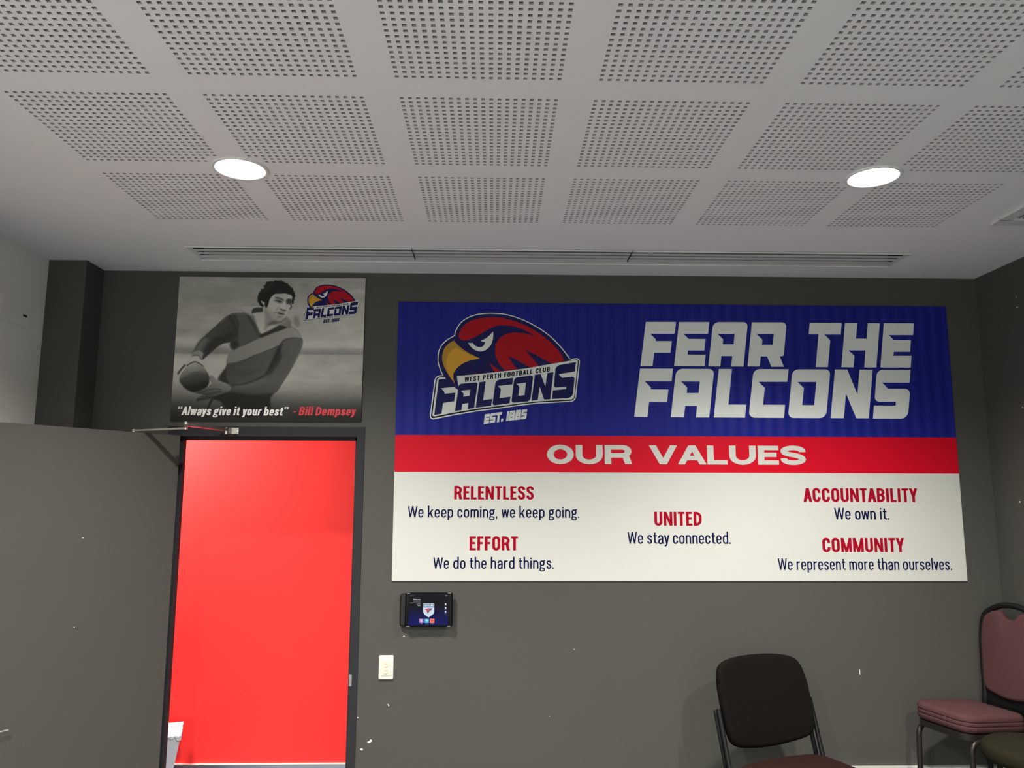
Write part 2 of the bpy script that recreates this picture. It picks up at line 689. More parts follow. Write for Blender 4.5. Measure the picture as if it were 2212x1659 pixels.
def flat_bar(mb, a, c, wd, th):
    t = (c - a).normalized()
    s_ = t.cross(Vector((0, 0, 1))).normalized() * wd / 2
    u = Vector((0, 0, th / 2))
    P = [a + s_ - u, a - s_ - u, c - s_ - u, c + s_ - u, a + s_ + u, a - s_ + u, c - s_ + u, c + s_ + u]
    mb.add(P, [(0, 3, 2, 1), (4, 5, 6, 7), (0, 1, 5, 4), (1, 2, 6, 5), (2, 3, 7, 6), (3, 0, 4, 7)])


b = MB()
flat_bar(b, pA + Vector((0, 0, 0)), pB + Vector((0, 0, .010)), .030, .013)
b.lathe([(0, -.006), (.013, -.006), (.013, .006), (.006, .010), (0, .010)], pB + Vector((0, 0, .018)), 20)
b.build('forearm', M_STEEL, closer, smooth=True)
b = MB()
flat_bar(b, pB - Vector((0, 0, .008)), pC, .022, .009)
b.lathe([(0, -.008), (.011, -.008), (.012, 0), (.008, .006), (0, .006)], pB - Vector((0, 0, .006)), 20)
b.lathe([(0, -.016), (.012, -.016), (.012, .007), (0, .007)], pC, 20)
b.build('main_arm', M_STEEL, closer, smooth=True)
b = MB()
b.box(pA.x - .010, pA.x + .055, D - .012, D - .006, pA.z - .018, pA.z + .014)
b.lathe([(0, -.022), (.012, -.022), (.012, .012), (0, .012)], pA, 20)
b.lathe([(0, -.02), (.008, -.02), (.008, 0), (0, 0)], (pA.x + .042, D - .006, pA.z - .008), 16, 'y')
b.build('frame_shoe', M_STEEL, closer, smooth=True)
# strike plate on the right jamb
b = MB()
b.box(DX1 - JW - .002, DX1 - JW + .012, D - .008, D + .03, .742, .800)
b.build('strike_plate', M_STEEL, door)

# ---- chips of bare plaster in the wall paint
def blob(c, rx, rz, seed, n=9):
    rnd = random.Random(seed)
    return [(c[0] + rx * (.65 + .5 * rnd.random()) * math.cos(2 * math.pi * k / n), c[1] + rz * (.65 + .5 * rnd.random()) * math.sin(2 * math.pi * k / n)) for k in range(n)]


b = MB()
for k, (px, py, wx, wz) in enumerate(((797, 1603, 3.2, 2), (801, 1600, 3, 2.6), (781, 1618.5, 3, 2.2), (773, 1550, 1.6, 1.4), (838.5, 1522, 1.3, 1.5),
                                      (840, 1524.5, .9, 1.4), (767, 1620, .8, 3), (1857, 1451, 1.2, 7), (1187, 1547, 1.6, .8), (1240, 1403, 1.3, .7),
                                      (872.5, 1374.5, 2.0, 1.0))):
    c = on_y(px, py)
    b.poly([blob((c.x, c.z), wx / 400, wz / 400, k)], lambda x, z: (x, D - .0008, z))
tag(b.build('paint_chips', M_CHIP, wall_back), label='small white chips where the wall paint has come off')
b = MB()
for k, (px, py, wx, wz) in enumerate(((2195, 641, 1.2, 1), (2197, 664, 1.8, 1.4), (2209.5, 880, 1.6, 1.2), (2203, 1084, 2.4, 1.8))):
    c = on_x(px, py, XR)
    b.poly([blob((c.y, c.z), wx / 400 * 1.6, wz / 400, k + 40)], lambda y, z: (XR - .0008, y, z))
tag(b.build('paint_chips', M_CHIP, wall_right), label='small white chips where the wall paint has come off')
b = MB()
for k, (u, z, r) in enumerate(((.472, 1.503, .003), (.478, 1.10, .003))):
    b.poly([blob((u, z), r, r, k + 70)], lambda uu, zz: leaf_pt(uu, LT + .0006, zz))
b.build('paint_chips', M_CHIP, leaf)
# scuff marks on the red corridor wall
b = MB()
for k, (px, py, wx, wz) in enumerate(((522, 1499, .8, 2.4), (429, 1595, 1.6, 2), (712, 1632, .8, 2))):
    c = on_y(px, py, CY)
    b.poly([blob((c.x, c.z), wx / 340, wz / 340, k + 90)], lambda x, z: (x, CY - .0008, z))
b.build('scuff_marks', mat('dark_red_scuff', (.55, .018, .018), .7, var=.1), bpy.data.objects['wall_corridor'])


# ================================================================== LETTERING
def arc(cx, cy, rx, ry, a0, a1, n=8):
    return [(cx + rx * math.cos(math.radians(a0 + (a1 - a0) * k / n)), cy + ry * math.sin(math.radians(a0 + (a1 - a0) * k / n))) for k in range(n + 1)]


def bez(p0, p1, p2, p3, n=8):
    return [tuple(p0[a] * (1 - t) ** 3 + 3 * p1[a] * t * (1 - t) ** 2 + 3 * p2[a] * t * t * (1 - t) + p3[a] * t ** 3 for a in (0, 1))
            for t in [k / n for k in range(n + 1)]]


def ribbon(P, t, closed=False):
    """quads of a mitred stroke"""
    P = [p for i, p in enumerate(P) if i == 0 or abs(p[0] - P[i - 1][0]) + abs(p[1] - P[i - 1][1]) > 1e-4]
    if closed and abs(P[0][0] - P[-1][0]) + abs(P[0][1] - P[-1][1]) < 1e-4:
        P = P[:-1]
    n = len(P)
    h = t / 2
    L, R_ = [], []
    for i in range(n):
        b = Vector(P[i])
        a = Vector(P[i - 1]) if (i or closed) else None
        c = Vector(P[(i + 1) % n]) if (i < n - 1 or closed) else None
        if a is None:
            d = (c - b).normalized()
            nn = Vector((-d.y, d.x))
            k = 1
        elif c is None:
            d = (b - a).normalized()
            nn = Vector((-d.y, d.x))
            k = 1
        else:
            d1, d2 = (b - a).normalized(), (c - b).normalized()
            n1, n2 = Vector((-d1.y, d1.x)), Vector((-d2.y, d2.x))
            nn = n1 + n2
            nn = nn.normalized() if nn.length > 1e-6 else n1
            k = 1 / max(.6, nn.dot(n1))
        L.append(b + nn * h * k)
        R_.append(b - nn * h * k)
    q = []
    m_ = n if closed else n - 1
    for i in range(m_):
        j = (i + 1) % n
        q.append([tuple(L[i]), tuple(L[j]), tuple(R_[j]), tuple(R_[i])])
    return q


XH, ASC, DESC = .735, 1.05, -.23


def glyph(ch, t, wf=1.0, th=None):
    """polygons of one condensed sans letter (cap height 1) and its width"""
    h = t / 2
    th = th or t * .88                                       # horizontal strokes are a little thinner
    out = []

    lv = [0]

    def P(pts, closed=False, tt=None):
        lv[0] += 1
        out.extend([[(p[0], p[1], lv[0]) for p in q] for q in ribbon(pts, tt or t, closed)])

    def R(x0, y0, x1, y1):
        lv[0] += 1
        out.append([(x0, y0, lv[0]), (x1, y0, lv[0]), (x1, y1, lv[0]), (x0, y1, lv[0])])

    def Dg(x0, y0, x1, y1, k=1.08):
        e = t * k / 2
        lv[0] += 1
        out.append([(x0 - e, y0, lv[0]), (x0 + e, y0, lv[0]), (x1 + e, y1, lv[0]), (x1 - e, y1, lv[0])])

    def oval(x0, y0, x1, y1, rk=1.15):
        rx = (x1 - x0) / 2 - h
        ry = min(rx * rk, (y1 - y0) / 2 - h)
        cx = (x0 + x1) / 2
        P(arc(cx, y1 - h - ry, rx, ry, 0, 180, 10) + arc(cx, y0 + h + ry, rx, ry, 180, 360, 10), True)

    W = dict(A=.54, B=.50, C=.50, D=.51, E=.40, F=.385, H=.53, I=.0, L=.385, M=.67, N=.55, O=.51, P=.49, R=.51, S=.48, T=.43, U=.51, V=.53, W=.78, Y=.52,
             a=.42, b=.44, c=.41, d=.44, e=.42, g=.44, h=.43, i=0, k=.44, l=0, m=.66, n=.43, o=.43, p=.44, r=.30, s=.39, t=.29, u=.43, v=.42, w=.62, y=.42)
    w_ = W.get(ch, .2) * wf
    if ch in 'Il':
        w_ = t
        R(0, 0, t, 1 if ch == 'I' else ASC)
    elif ch == 'i':
        w_ = t
        R(0, 0, t, XH)
        R(0, XH + .12, t, XH + .12 + t * 1.05)
    elif ch == 'A':
        Dg(h, 0, w_ / 2, 1)
        Dg(w_ - h, 0, w_ / 2, 1)
        R(w_ * .2, .22, w_ * .8, .22 + th)
    elif ch in 'BPRD':
        R(0, 0, t, 1)
        if ch == 'D':
            r = min(.6 * w_, .3)
            P([(h, 1 - th / 2), (w_ - h - r, 1 - th / 2)] + arc(w_ - h - r, 1 - th / 2 - r, r, r, 90, 0) + arc(w_ - h - r, th / 2 + r, r, r, 0, -90) + [(h, th / 2)])
        else:
            yb = .46 if ch != 'B' else .51
            r = min((1 - yb) / 2 - th * .25, .6 * w_)
            r = (1 - th / 2 - yb) / 2
            rx = min(r, w_ * .5)
            P([(h, 1 - th / 2), (w_ - h - rx, 1 - th / 2)] + arc(w_ - h - rx, 1 - th / 2 - r, rx, r, 90, -90) + [(h, yb)])
            if ch == 'B':
                r = (yb - th / 2) / 2
                P([(h, yb), (w_ - h - rx, yb)] + arc(w_ - h - rx, yb - r, rx, r, 90, -90) + [(h, th / 2)])
            if ch == 'R':
                Dg(w_ - h * .9, 0, w_ - h * 1.9, yb + .02)
    elif ch in 'CO':
        if ch == 'O':
            oval(0, -.012, w_, 1.012)
        else:
            rx = w_ / 2 - h
            ry = min(rx * 1.15, .35)
            P([(w_ - h, .64)] + arc(w_ / 2, 1.012 - h - ry, rx, ry, 0, 180, 10) + arc(w_ / 2, -.012 + h + ry, rx, ry, 180, 360, 10) + [(w_ - h, .36)])
    elif ch in 'SsZ':
        H_ = 1.012 if ch == 'S' else XH + .01
        rx = w_ / 2 - h
        ry = min(rx * 1.1, (H_ - t) * .22)
        yt, yb = H_ - h - ry, -.01 + h + ry
        P([(w_ - h, yt - .05 * H_)] + arc(w_ / 2, yt, rx, ry, 0, 180, 10) + bez((h, yt), (h, H_ * .46), (w_ - h, H_ * .56), (w_ - h, yb), 10)[1:] +
          arc(w_ / 2, yb, rx, ry, 0, -180, 10)[1:] + [(h, yb + .06 * H_)])
    elif ch in 'EFL':
        R(0, 0, t, 1)
        if ch in 'EF':
            R(0, 1 - th, w_, 1)
            R(0, .5 - th / 2 + .02, w_ * .9, .5 + th / 2 + .02)
        if ch in 'EL':
            R(0, 0, w_, th)
    elif ch == 'H':
        R(0, 0, t, 1)
        R(w_ - t, 0, w_, 1)
        R(0, .5 - th / 2, w_, .5 + th / 2)
    elif ch == 'T':
        R(0, 1 - th, w_, 1)
        R(w_ / 2 - h, 0, w_ / 2 + h, 1)
    elif ch == 'M':
        R(0, 0, t * .95, 1)
        R(w_ - t * .95, 0, w_, 1)
        Dg(w_ / 2, 0, h, 1, .95)
        Dg(w_ / 2, 0, w_ - h, 1, .95)
    elif ch == 'N':
        R(0, 0, t * .95, 1)
        R(w_ - t * .95, 0, w_, 1)
        Dg(w_ - h, 0, h, 1, .98)
    elif ch == 'U':
        rx = w_ / 2 - h
        ry = min(rx * 1.15, .35)
        P([(h, 1)] + arc(w_ / 2, -.012 + h + ry, rx, ry, 180, 360, 10) + [(w_ - h, 1)])
    elif ch in 'Vv':
        H_ = 1 if ch == 'V' else XH
        Dg(w_ / 2, 0, h, H_)
        Dg(w_ / 2, 0, w_ - h, H_)
    elif ch in 'Ww':
        H_ = 1 if ch == 'W' else XH
        for xa, xb in ((.27, h), (.27, w_ / 2), (.73, w_ / 2), (.73, w_ - h)):
            Dg(w_ * xa, 0, xb, H_, .88)
    elif ch == 'Y':
        R(w_ / 2 - h, 0, w_ / 2 + h, .45)
        Dg(w_ / 2, .40, h, 1)
        Dg(w_ / 2, .40, w_ - h, 1)
    elif ch == 'y':
        Dg(w_ / 2 + .01, 0, h, XH)
        x_ = w_ / 2
        P([(w_ - h, XH), (x_ + .005, -.02), (x_ - .035, DESC + .12)] + bez((x_ - .035, DESC + .12), (x_ - .07, DESC + h), (x_ - .12, DESC + h), (x_ - .18, DESC + h + .01), 5)[1:])
    elif ch == 'k':
        R(0, 0, t, ASC)
        Dg(t * .8, .26, w_ - h * .9, XH)
        Dg(w_ - h, 0, w_ * .47, .44)
    elif ch in 'nhmr':
        R(0, 0, t, ASC if ch == 'h' else XH)

        def arch(x0, x1):
            rx = (x1 - x0) / 2 - h
            ry = min(rx * 1.1, .3)
            P([(x0 + h, XH - h - ry - .06)] + arc((x0 + x1) / 2, XH + .012 - h - ry, rx, ry, 180, 0, 10) + [(x1 - h, 0)])
        if ch == 'm':
            a_ = (w_ + t) / 2
            arch(0, a_)
            arch(a_ - t, w_)
        elif ch == 'r':
            P(bez((h, XH - .26), (h, XH - h), (w_ * .55, XH - h * .9), (w_, XH - h * .8), 8))
        else:
            arch(0, w_)
    elif ch == 'u':
        rx = w_ / 2 - h
        ry = min(rx * 1.1, .3)
        P([(h, XH)] + arc(w_ / 2, -.012 + h + ry, rx, ry, 180, 360, 10) + [(w_ - h, XH)])
        R(w_ - t, 0, w_, XH)
    elif ch == 'o':
        oval(0, -.012, w_, XH + .012)
    elif ch in 'bpd':
        oval(0, -.012, w_, XH + .012)
        if ch == 'b':
            R(0, 0, t, ASC)
        elif ch == 'p':
            R(0, DESC, t, XH)
        else:
            R(w_ - t, 0, w_, ASC)
    elif ch == 'c':
        rx = w_ / 2 - h
        ry = min(rx * 1.15, .3)
        P([(w_ - h, XH * .63)] + arc(w_ / 2, XH + .012 - h - ry, rx, ry, 0, 180, 10) + arc(w_ / 2, -.012 + h + ry, rx, ry, 180, 360, 10) + [(w_ - h, XH * .37)])
    elif ch == 'e':
        rx = w_ / 2 - h
        ry = min(rx * 1.15, .3)
        ym = XH * .50
        R(h, ym - th * .42, w_ - h, ym + th * .42)
        P([(w_ - h, ym - th * .42)] + arc(w_ / 2, XH + .012 - h - ry, rx, ry, 0, 180, 10) + arc(w_ / 2, -.012 + h + ry, rx, ry, 180, 345, 10), tt=t * .97)
    elif ch == 'a':
        rx = w_ / 2 - h
        ry = min(rx * 1.1, .2)
        P([(w_ - h, 0)] + arc(w_ / 2, XH + .012 - h - ry, rx, ry, 0, 180, 10) + [(h, XH * .66)])
        P([(w_ - h, XH * .56)] + bez((w_ - h, XH * .56), (w_ * .55, XH * .54), (h, XH * .50), (h, XH * .27), 6) +
          bez((h, XH * .27), (h, -.02), (w_ * .55, -.02), (w_ - h, .14), 8)[1:])
    elif ch == 'g':
        oval(0, .24, w_ * .90, XH + .012, 1.0)
        P([(w_ * .22, .30), (w_ * .14, .19), (w_ * .2, .10), (w_ * .55, .07)] + bez((w_ * .55, .07), (w_ * 1.02, .05), (w_ - h * .8, DESC - .02), (w_ / 2, DESC + h * .7), 8), tt=t * .8)
        P(bez((w_ / 2, DESC + h * .7), (0, DESC - .02), (-.02, .0), (w_ * .24, .08), 8), tt=t * .8)
        P([(w_ * .70, XH - h * 1.1), (w_ * .82, XH - h * .2), (w_ * 1.02, XH + .0)], tt=t * .75)
    elif ch == 't':
        x0 = w_ * .22
        P([(x0 + h, XH + .22), (x0 + h, .2)] + bez((x0 + h, .2), (x0 + h, h), (w_ - h, h - .01), (w_ + .02, h + .01), 6)[1:])
        R(0, XH - th, w_, XH)
    elif ch in '.,':
        w_ = t
        R(0, 0, t * 1.02, t * 1.02)
        if ch == ',':
            out.append([(t * .35, 0), (t * 1.02, 0), (t * .62, -.17), (t * .12, -.17)])
    elif ch == '-':
        w_ = .26
        R(0, .36, w_, .36 + th * .8)
    elif ch in '\u201c\u201d':
        w_ = t * 2.5
        for k in (0, 1):
            x0 = k * t * 1.4
            if ch == '\u201d':
                out.append([(x0, 1.02), (x0 + t, 1.02), (x0 + t, .90), (x0 + t * .5, .74), (x0 + t * .05, .74), (x0 + t * .3, .86), (x0, .86)])
            else:
                out.append([(x0, .76), (x0 + t, .76), (x0 + t, .90), (x0 + t * .7, .90), (x0 + t * .95, 1.03), (x0 + t * .5, 1.03), (x0, .88)])
    out = [[p if len(p) == 3 else (p[0], p[1], 9) for p in q] for q in out]
    return out, w_


LV = 4e-5                                                     # strokes of one letter lie on hair-thin levels


def text_polys(s_, t, wf=1.0, gap=.085, space=.20, th=None, words=None):
    x = 0
    out = []
    diag = 'AVWYvwykTLr'
    for i, ch in enumerate(s_):
        if ch == ' ':
            x += space * wf
            if words is not None:
                words.append(len(out))
            continue
        g, w_ = glyph(ch, t, wf, th)
        out += [[(p[0] + x, p[1], p[2] * LV) for p in q] for q in g]
        nxt = s_[i + 1] if i + 1 < len(s_) else ''
        k = gap
        if ch in 'VWYAvwy' or (nxt and nxt in 'VWYAvwy,.'):
            k -= .04
        if ch == 'L' and nxt in 'VTY':
            k -= .03
        x += w_ + k
    return out, x - gap


def text_line(name, s_, t, matl, parent, xl, xr, base, cap, Y, wf=1.0, gap=.085, space=.2, slant=0, th=None, label=None):
    """one printed line on the plane y=Y between two measured ends, a part for each word; base and cap are world heights"""
    cuts = [0]
    g, tw = text_polys(s_, t, wf, gap, space, th, cuts)
    cuts.append(len(g))
    k = cap - base
    sx = (xr - xl) / tw
    if slant:
        sx = (xr - xl - slant * k) / tw
    for a, c in zip(cuts[:-1], cuts[1:]):
        mb = MB()
        for q in g[a:c]:
            mb.add([(xl + p[0] * sx + slant * p[1] * k, Y - p[2], base + p[1] * k) for p in q], [tuple(range(len(q)))])
        o = mb.build(name, matl, parent)
        if label:
            o['label'] = label


# ================================================================== BANNER
BX0, BX1 = -.5217, 2.5121
zT = on_y(1450, 658).z
zB = on_y(1450, 1254.3).z
z1 = on_y(1460, 942.5).z                                       # blue / red
z2 = on_y(1460, 1021.3).z                                      # red / white
BT = .008
YB = D - BT
ban = thing('values_banner', (BX0, D, zB), label='wide blue, red and white club banner on the charcoal wall right of the door', cat='banner')


def panel(name, za, zb, matl):
    b = MB()
    b.box(BX0, BX1, YB, D - .0002, za, zb)
    return b.build(name, matl, ban)


bp_ = panel('blue_panel', z1, zT, M_BLUE)
rp_ = panel('red_band', z2, z1, M_BRED)
wp_ = panel('white_panel', zB, z2, M_BWHITE)

VA = (1360, 680, 340 / 2212)
VB = (1680, 680, 340 / 2212)
VC = (920, 780, 180 / 2133)
VD = (1080, 770, 180 / 2133)
VE = (930, 665, 180 / 2133)
VF = (1080, 665, 180 / 2133)
VG = (1030, 870, 120 / 2212)


def px(view, P):
    return [(view[0] + p[0] * view[2], view[1] + p[1] * view[2]) + ((p[2] * view[2],) if len(p) > 2 else ()) for p in P]


def wall_xz(P, Y=YB):
    r = []
    for p in P:
        q = on_y(p[0], p[1], Y)
        r.append((q.x, q.z))
    return r


def letters(name, items, matl, parent, Y, mapf=None, label=None):
    """items: lists of loops in measured pixels (first loop is the outline, the rest are counters)"""
    b = MB()
    for loops in items:
        L = [wall_xz(fillet(l)) for l in loops]
        if mapf:
            L = [[mapf(*p) for p in l] for l in L]
        b.poly(L, lambda x, z: (x, Y, z))
    o = b.build(name, matl, parent)
    if label:
        o['label'] = label
    return o


FEAR = [
    [px(VA, [(228, 100), (652, 100), (634, 265), (290, 265), (368, 345), (366, 370), (593, 370), (574, 534), (345, 534), (322, 720), (152, 720)])],
    [px(VA, [(695, 102), (1119, 102), (1103, 267), (757, 267), (830, 338), (1068, 340), (1049, 502), (820, 502), (814, 559), (1068, 561), (1052, 722), (625, 720)])],
    [px(VA, [(1174, 103, 80), (1662, 103, 65), (1600, 726), (1429, 726), (1443, 580), (1289, 580), (1275, 725), (1106, 724)]),
     px(VA, [(1237, 268), (1475, 268), (1462, 416), (1309, 416), (1315, 345)])],
    [px(VA, [(1719, 106), (2206, 107, 65), (2166, 583, 80), (2110, 583), (2168, 730), (1992, 730), (1932, 585), (1843, 585), (1828, 726), (1657, 724)]),
     px(VA, [(1783, 271), (2026, 271), (2012, 421), (1860, 421), (1867, 348)])],
    [px(VB, [(450, 113), (898, 116), (885, 277), (655, 277), (738, 358), (705, 735), (534, 734), (573, 275), (435, 274)])],
    [px(VB, [(945, 117), (1116, 118), (1099, 335), (1249, 335), (1265, 119), (1434, 120), (1385, 740), (1216, 740), (1233, 501), (995, 500), (1078, 578), (1064, 738), (895, 736)])],
    [px(VB, [(1491, 119), (1915, 121), (1902, 284), (1560, 284), (1632, 355), (1870, 357), (1860, 520), (1630, 520), (1626, 576), (1880, 577), (1867, 742), (1443, 740)])],
]
FALC = [
    [px(VA, [(147, 756), (609, 757), (590, 936), (212, 934), (300, 1022), (297, 1048), (545, 1050), (526, 1229), (274, 1227), (250, 1437), (65, 1434)])],
    [px(VA, [(655, 759, 90), (1190, 761, 75), (1118, 1443), (931, 1442), (948, 1281), (781, 1280), (764, 1439), (578, 1438)]),
     px(VA, [(723, 937), (988, 938), (970, 1100), (802, 1100), (811, 1022)])],
    [px(VA, [(1255, 761), (1439, 762), (1388, 1262), (1639, 1263), (1621, 1446), (1182, 1443)])],
    [px(VA, [(1742, 762, 90), (2234, 765), (2217, 941), (1812, 941), (1900, 1026), (1875, 1264), (2185, 1266), (2170, 1449), (1672, 1446, 85)])],
    [px(VB, [(207, 767, 85), (741, 767, 75), (678, 1452, 90), (143, 1450, 80)]),
     px(VB, [(278, 943), (542, 943), (513, 1271), (344, 1269), (367, 1030)])],
    [px(VB, [(804, 768), (976, 769), (1120, 1120), (1150, 771), (1334, 772), (1279, 1454), (1104, 1454), (958, 1105), (930, 1453), (742, 1452)])],
    [px(VB, [(1393, 773, 85), (1866, 774), (1852, 954), (1466, 953), (1552, 1040), (1862, 1040, 75), (1828, 1460, 100), (1338, 1459), (1352, 1275), (1657, 1276), (1661, 1225), (1360, 1222, 70)])],
]
letters('slogan_lettering', FEAR, M_LETW, ban, YB - .0004, label='first slogan line in pale angular capitals')
letters('slogan_lettering', FALC, M_LETW, ban, YB - .0004, label='second slogan line in pale angular capitals')


def banner_line(name, s_, t, matl, pl, pr, pcap, label=None, **k):
    """ends of the base line and the cap height measured in the photograph, on the banner's plane"""
    a, c = on_y(*pl, YB), on_y(*pr, YB)
    zc_ = on_y(pl[0], pcap, YB).z
    base = (a.z + c.z) / 2
    return text_line(name, s_, t, matl, ban, a.x, c.x, base, base + (zc_ - a.z), YB - .0004, label=label, **k)


banner_line('heading_lettering', 'OUR VALUES', .243, M_BWHITE, (1181.4, 1001.8), (1741.3, 1004.5), 960.5, wf=1.95, gap=.075, space=.30, th=.235, label='white heading on the red band')
for s_, pl, pr, pc in (('RELENTLESS', (980.9, 1078.6), (1153.1, 1079.5), 1049.3), ('EFFORT', (1014.2, 1188.6), (1118.6, 1189), 1158.4),
                       ('UNITED', (1413.7, 1135.5), (1516.1, 1136), 1105.2), ('ACCOUNTABILITY', (1736, 1084), (1981.5, 1084.5), 1054.5),
                       ('COMMUNITY', (1777.2, 1192.4), (1953, 1192.8), 1162)):
    banner_line('value_heading', s_, .178, M_LETR, pl, pr, pc)
for s_, pl, pr, pc in (('We keep coming, we keep going.', (880.5, 1117.6), (1251.4, 1118.6), 1093.4), ('We do the hard things.', (935.5, 1228.2), (1195.9, 1228.8), 1203.8),
                       ('We stay connected.', (1355.6, 1174), (1578.3, 1175.2), 1148.6), ('We own it.', (1802.7, 1122), (1921, 1122.5), 1096.8),
                       ('We represent more than ourselves.', (1681, 1230.7), (2056.6, 1231.9), 1205.6)):
    banner_line('value_line', s_, .122, M_LETN, pl, pr, pc, gap=.10, space=.235)

# ------------------------------------------------------------------ club emblem (used on the banner and on the poster)
HEAD_OUT = curve_poly([
    px(VE, [(311, 1719), (270, 1659), (225, 1540), (190, 1420), (180, 1300), (190, 1160), (225, 1040), (285, 940), (370, 850), (450, 790), (540, 740), (603, 703)]),
    px(VE, [(603, 703), (615, 650), (640, 580), (690, 480), (760, 380), (870, 290), (1000, 220), (1150, 170), (1300, 143), (1450, 131), (1600, 130), (1777, 141)])[:-1] +
    px(VF, [(0, 141), (150, 160), (300, 195), (450, 243), (600, 300), (750, 370), (900, 450), (1050, 540), (1200, 645), (1320, 745), (1450, 870), (1560, 990), (1650, 1100), (1740, 1220), (1815, 1325)]),
    px(VF, [(1815, 1325), (1780, 1420)]) + px(VC, [(1000, 700), (600, 600)])])
BOX_OUT = fillet(px(VC, [(236, 375, 115), (480, 352), (1300, 300), (2133, 215)]) + px(VD, [(700, 250), (1300, 155), (1800, 68), (2062, 22, 130), (1935, 1160, 130)]) +
                 px(VD, [(1500, 1180), (1000, 1207), (600, 1250), (237, 1300)]) + px(VC, [(1700, 1240), (1300, 1290), (700, 1392), (85, 1515, 130)]))
CREAM = fillet(px(VC, [(290, 420, 80), (520, 400), (795, 382), (1300, 338), (1700, 292), (2133, 245)]) +
               px(VD, [(700, 300), (1000, 245), (1300, 195), (1650, 135), (2000, 76, 70), (1892, 1098, 75)]) +
               px(VD, [(1500, 1120), (1000, 1149), (500, 1204), (237, 1242)]) + px(VC, [(1700, 1172), (1300, 1221), (700, 1322), (160, 1430, 70)]))
_e = px(VC, [(430, 357)])[0]
HEAD_IN = curve_poly([
    px(VC, [(455, 372), (400, 262), (355, 140), (325, 20), (322, -60)]) +
    px(VE, [(205, 1300), (214, 1165), (247, 1050), (304, 957), (386, 870), (464, 810), (552, 762), (628, 716)]),
    px(VE, [(628, 716), (640, 655), (663, 590), (711, 492), (778, 398), (884, 310), (1010, 243), (1157, 194), (1304, 168), (1452, 156), (1600, 155), (1777, 165)])[:-1] +
    px(VF, [(0, 165), (146, 184), (294, 219), (443, 266), (591, 323), (740, 392), (888, 472), (1036, 561), (1184, 665), (1303, 763), (1432, 888), (1541, 1007), (1630, 1116), (1720, 1236), (1790, 1335)]),
    px(VF, [(1790, 1335), (1660, 1365)]),
    px(VD, [(1650, 135), (1300, 195), (1000, 245), (700, 300), (237, 364)]),
    px(VC, [(2133, 245), (1700, 292), (1300, 338), (795, 382)]),
    px(VC, [(795, 382), (803, 460), (818, 560), (838, 650)]),
    px(VC, [(838, 650), (885, 690), (880, 742), (830, 745)]),
    px(VC, [(830, 745), (722, 665)]),
    px(VC, [(722, 665), (600, 560), (515, 455), (455, 372)])])
CREST = curve_poly([
    px(VE, [(730, 765), (720, 715), (735, 640), (775, 560), (860, 455), (960, 375), (1100, 310), (1250, 270), (1400, 250), (1550, 243), (1777, 252)])[:-1] +
    px(VF, [(0, 252), (150, 280), (300, 318), (450, 365), (600, 425), (750, 500), (900, 585), (1050, 685), (1200, 800), (1320, 905), (1440, 1030), (1540, 1150), (1610, 1270), (1662, 1368)]),
    px(VF, [(1662, 1368), (1310, 1428)]),
    px(VF, [(1310, 1428), (1100, 1308), (900, 1198), (760, 1130), (635, 1078)]),
    px(VF, [(635, 1078), (800, 1250), (900, 1370), (990, 1487)]),
    px(VF, [(990, 1487), (750, 1520)]),
    px(VF, [(750, 1520), (600, 1430), (400, 1322), (215, 1238)]),
    px(VF, [(215, 1238), (270, 1340), (345, 1450), (447, 1568)]),
    px(VF, [(447, 1568), (130, 1610)]),
    px(VF, [(130, 1610), (50, 1520)]) [:1] + px(VE, [(1820, 1515), (1735, 1400), (1680, 1260), (1655, 1130), (1665, 1000), (1700, 880), (1770, 780), (1870, 705), (2000, 655), (2133, 637)])[:-1] +
    px(VF, [(355, 637), (440, 635), (560, 645), (680, 668), (800, 698), (888, 728)]),
    px(VF, [(888, 728), (800, 662), (650, 580), (500, 520), (350, 475), (200, 455), (80, 448), (0, 448)])[:-1] +
    px(VE, [(1777, 448), (1650, 475), (1500, 540), (1350, 625), (1200, 715), (1050, 790), (930, 828), (850, 835), (770, 808), (730, 765)])])
SPIKE = curve_poly([px(VC, [(1638, 52), (1690, 170), (1757, 288)]), px(VC, [(1757, 288), (1930, 264)]), px(VC, [(1930, 264), (1780, 165), (1638, 52)])])
SPIKE2 = px(VC, [(1262, 300), (1305, 338), (1365, 328)])
BEAK = curve_poly([
    px(VE, [(597, 840), (680, 930), (800, 1035), (950, 1140), (1100, 1220), (1272, 1298)]),
    px(VE, [(1272, 1298), (1100, 1330), (950, 1370), (820, 1430), (700, 1520), (620, 1620)]) + px(VC, [(712, 310), (698, 390), (710, 480), (742, 580)]),
    px(VC, [(742, 580), (690, 510), (600, 385), (500, 215), (440, 75)]) + px(VE, [(300, 1330), (300, 1250), (320, 1130), (370, 1020), (450, 930), (540, 868), (597, 840)])])
BEAK_L = curve_poly([
    px(VE, [(655, 1017), (800, 1100), (1000, 1190), (1272, 1298)]),
    px(VE, [(1272, 1298), (1100, 1330), (950, 1370), (820, 1430), (700, 1520), (620, 1620)]) + px(VC, [(712, 310), (698, 390), (710, 480), (742, 580)]),
    px(VC, [(742, 580), (690, 510), (610, 380), (545, 230), (520, 80)]) + px(VE, [(405, 1370), (430, 1270), (480, 1170), (560, 1080), (655, 1017)])])
EYE = curve_poly([
    px(VE, [(962, 897), (1085, 900)]), px(VE, [(1085, 900), (1120, 950), (1180, 990), (1250, 1008), (1310, 1000), (1360, 965), (1402, 880)]),
    px(VE, [(1402, 880), (1275, 852)]), px(VE, [(1275, 852), (1400, 790), (1500, 715), (1600, 608)]),
    px(VE, [(1600, 608), (1605, 720), (1580, 860), (1530, 970), (1440, 1060), (1340, 1108), (1250, 1115), (1150, 1085), (1060, 1025), (1000, 955), (962, 897)])])
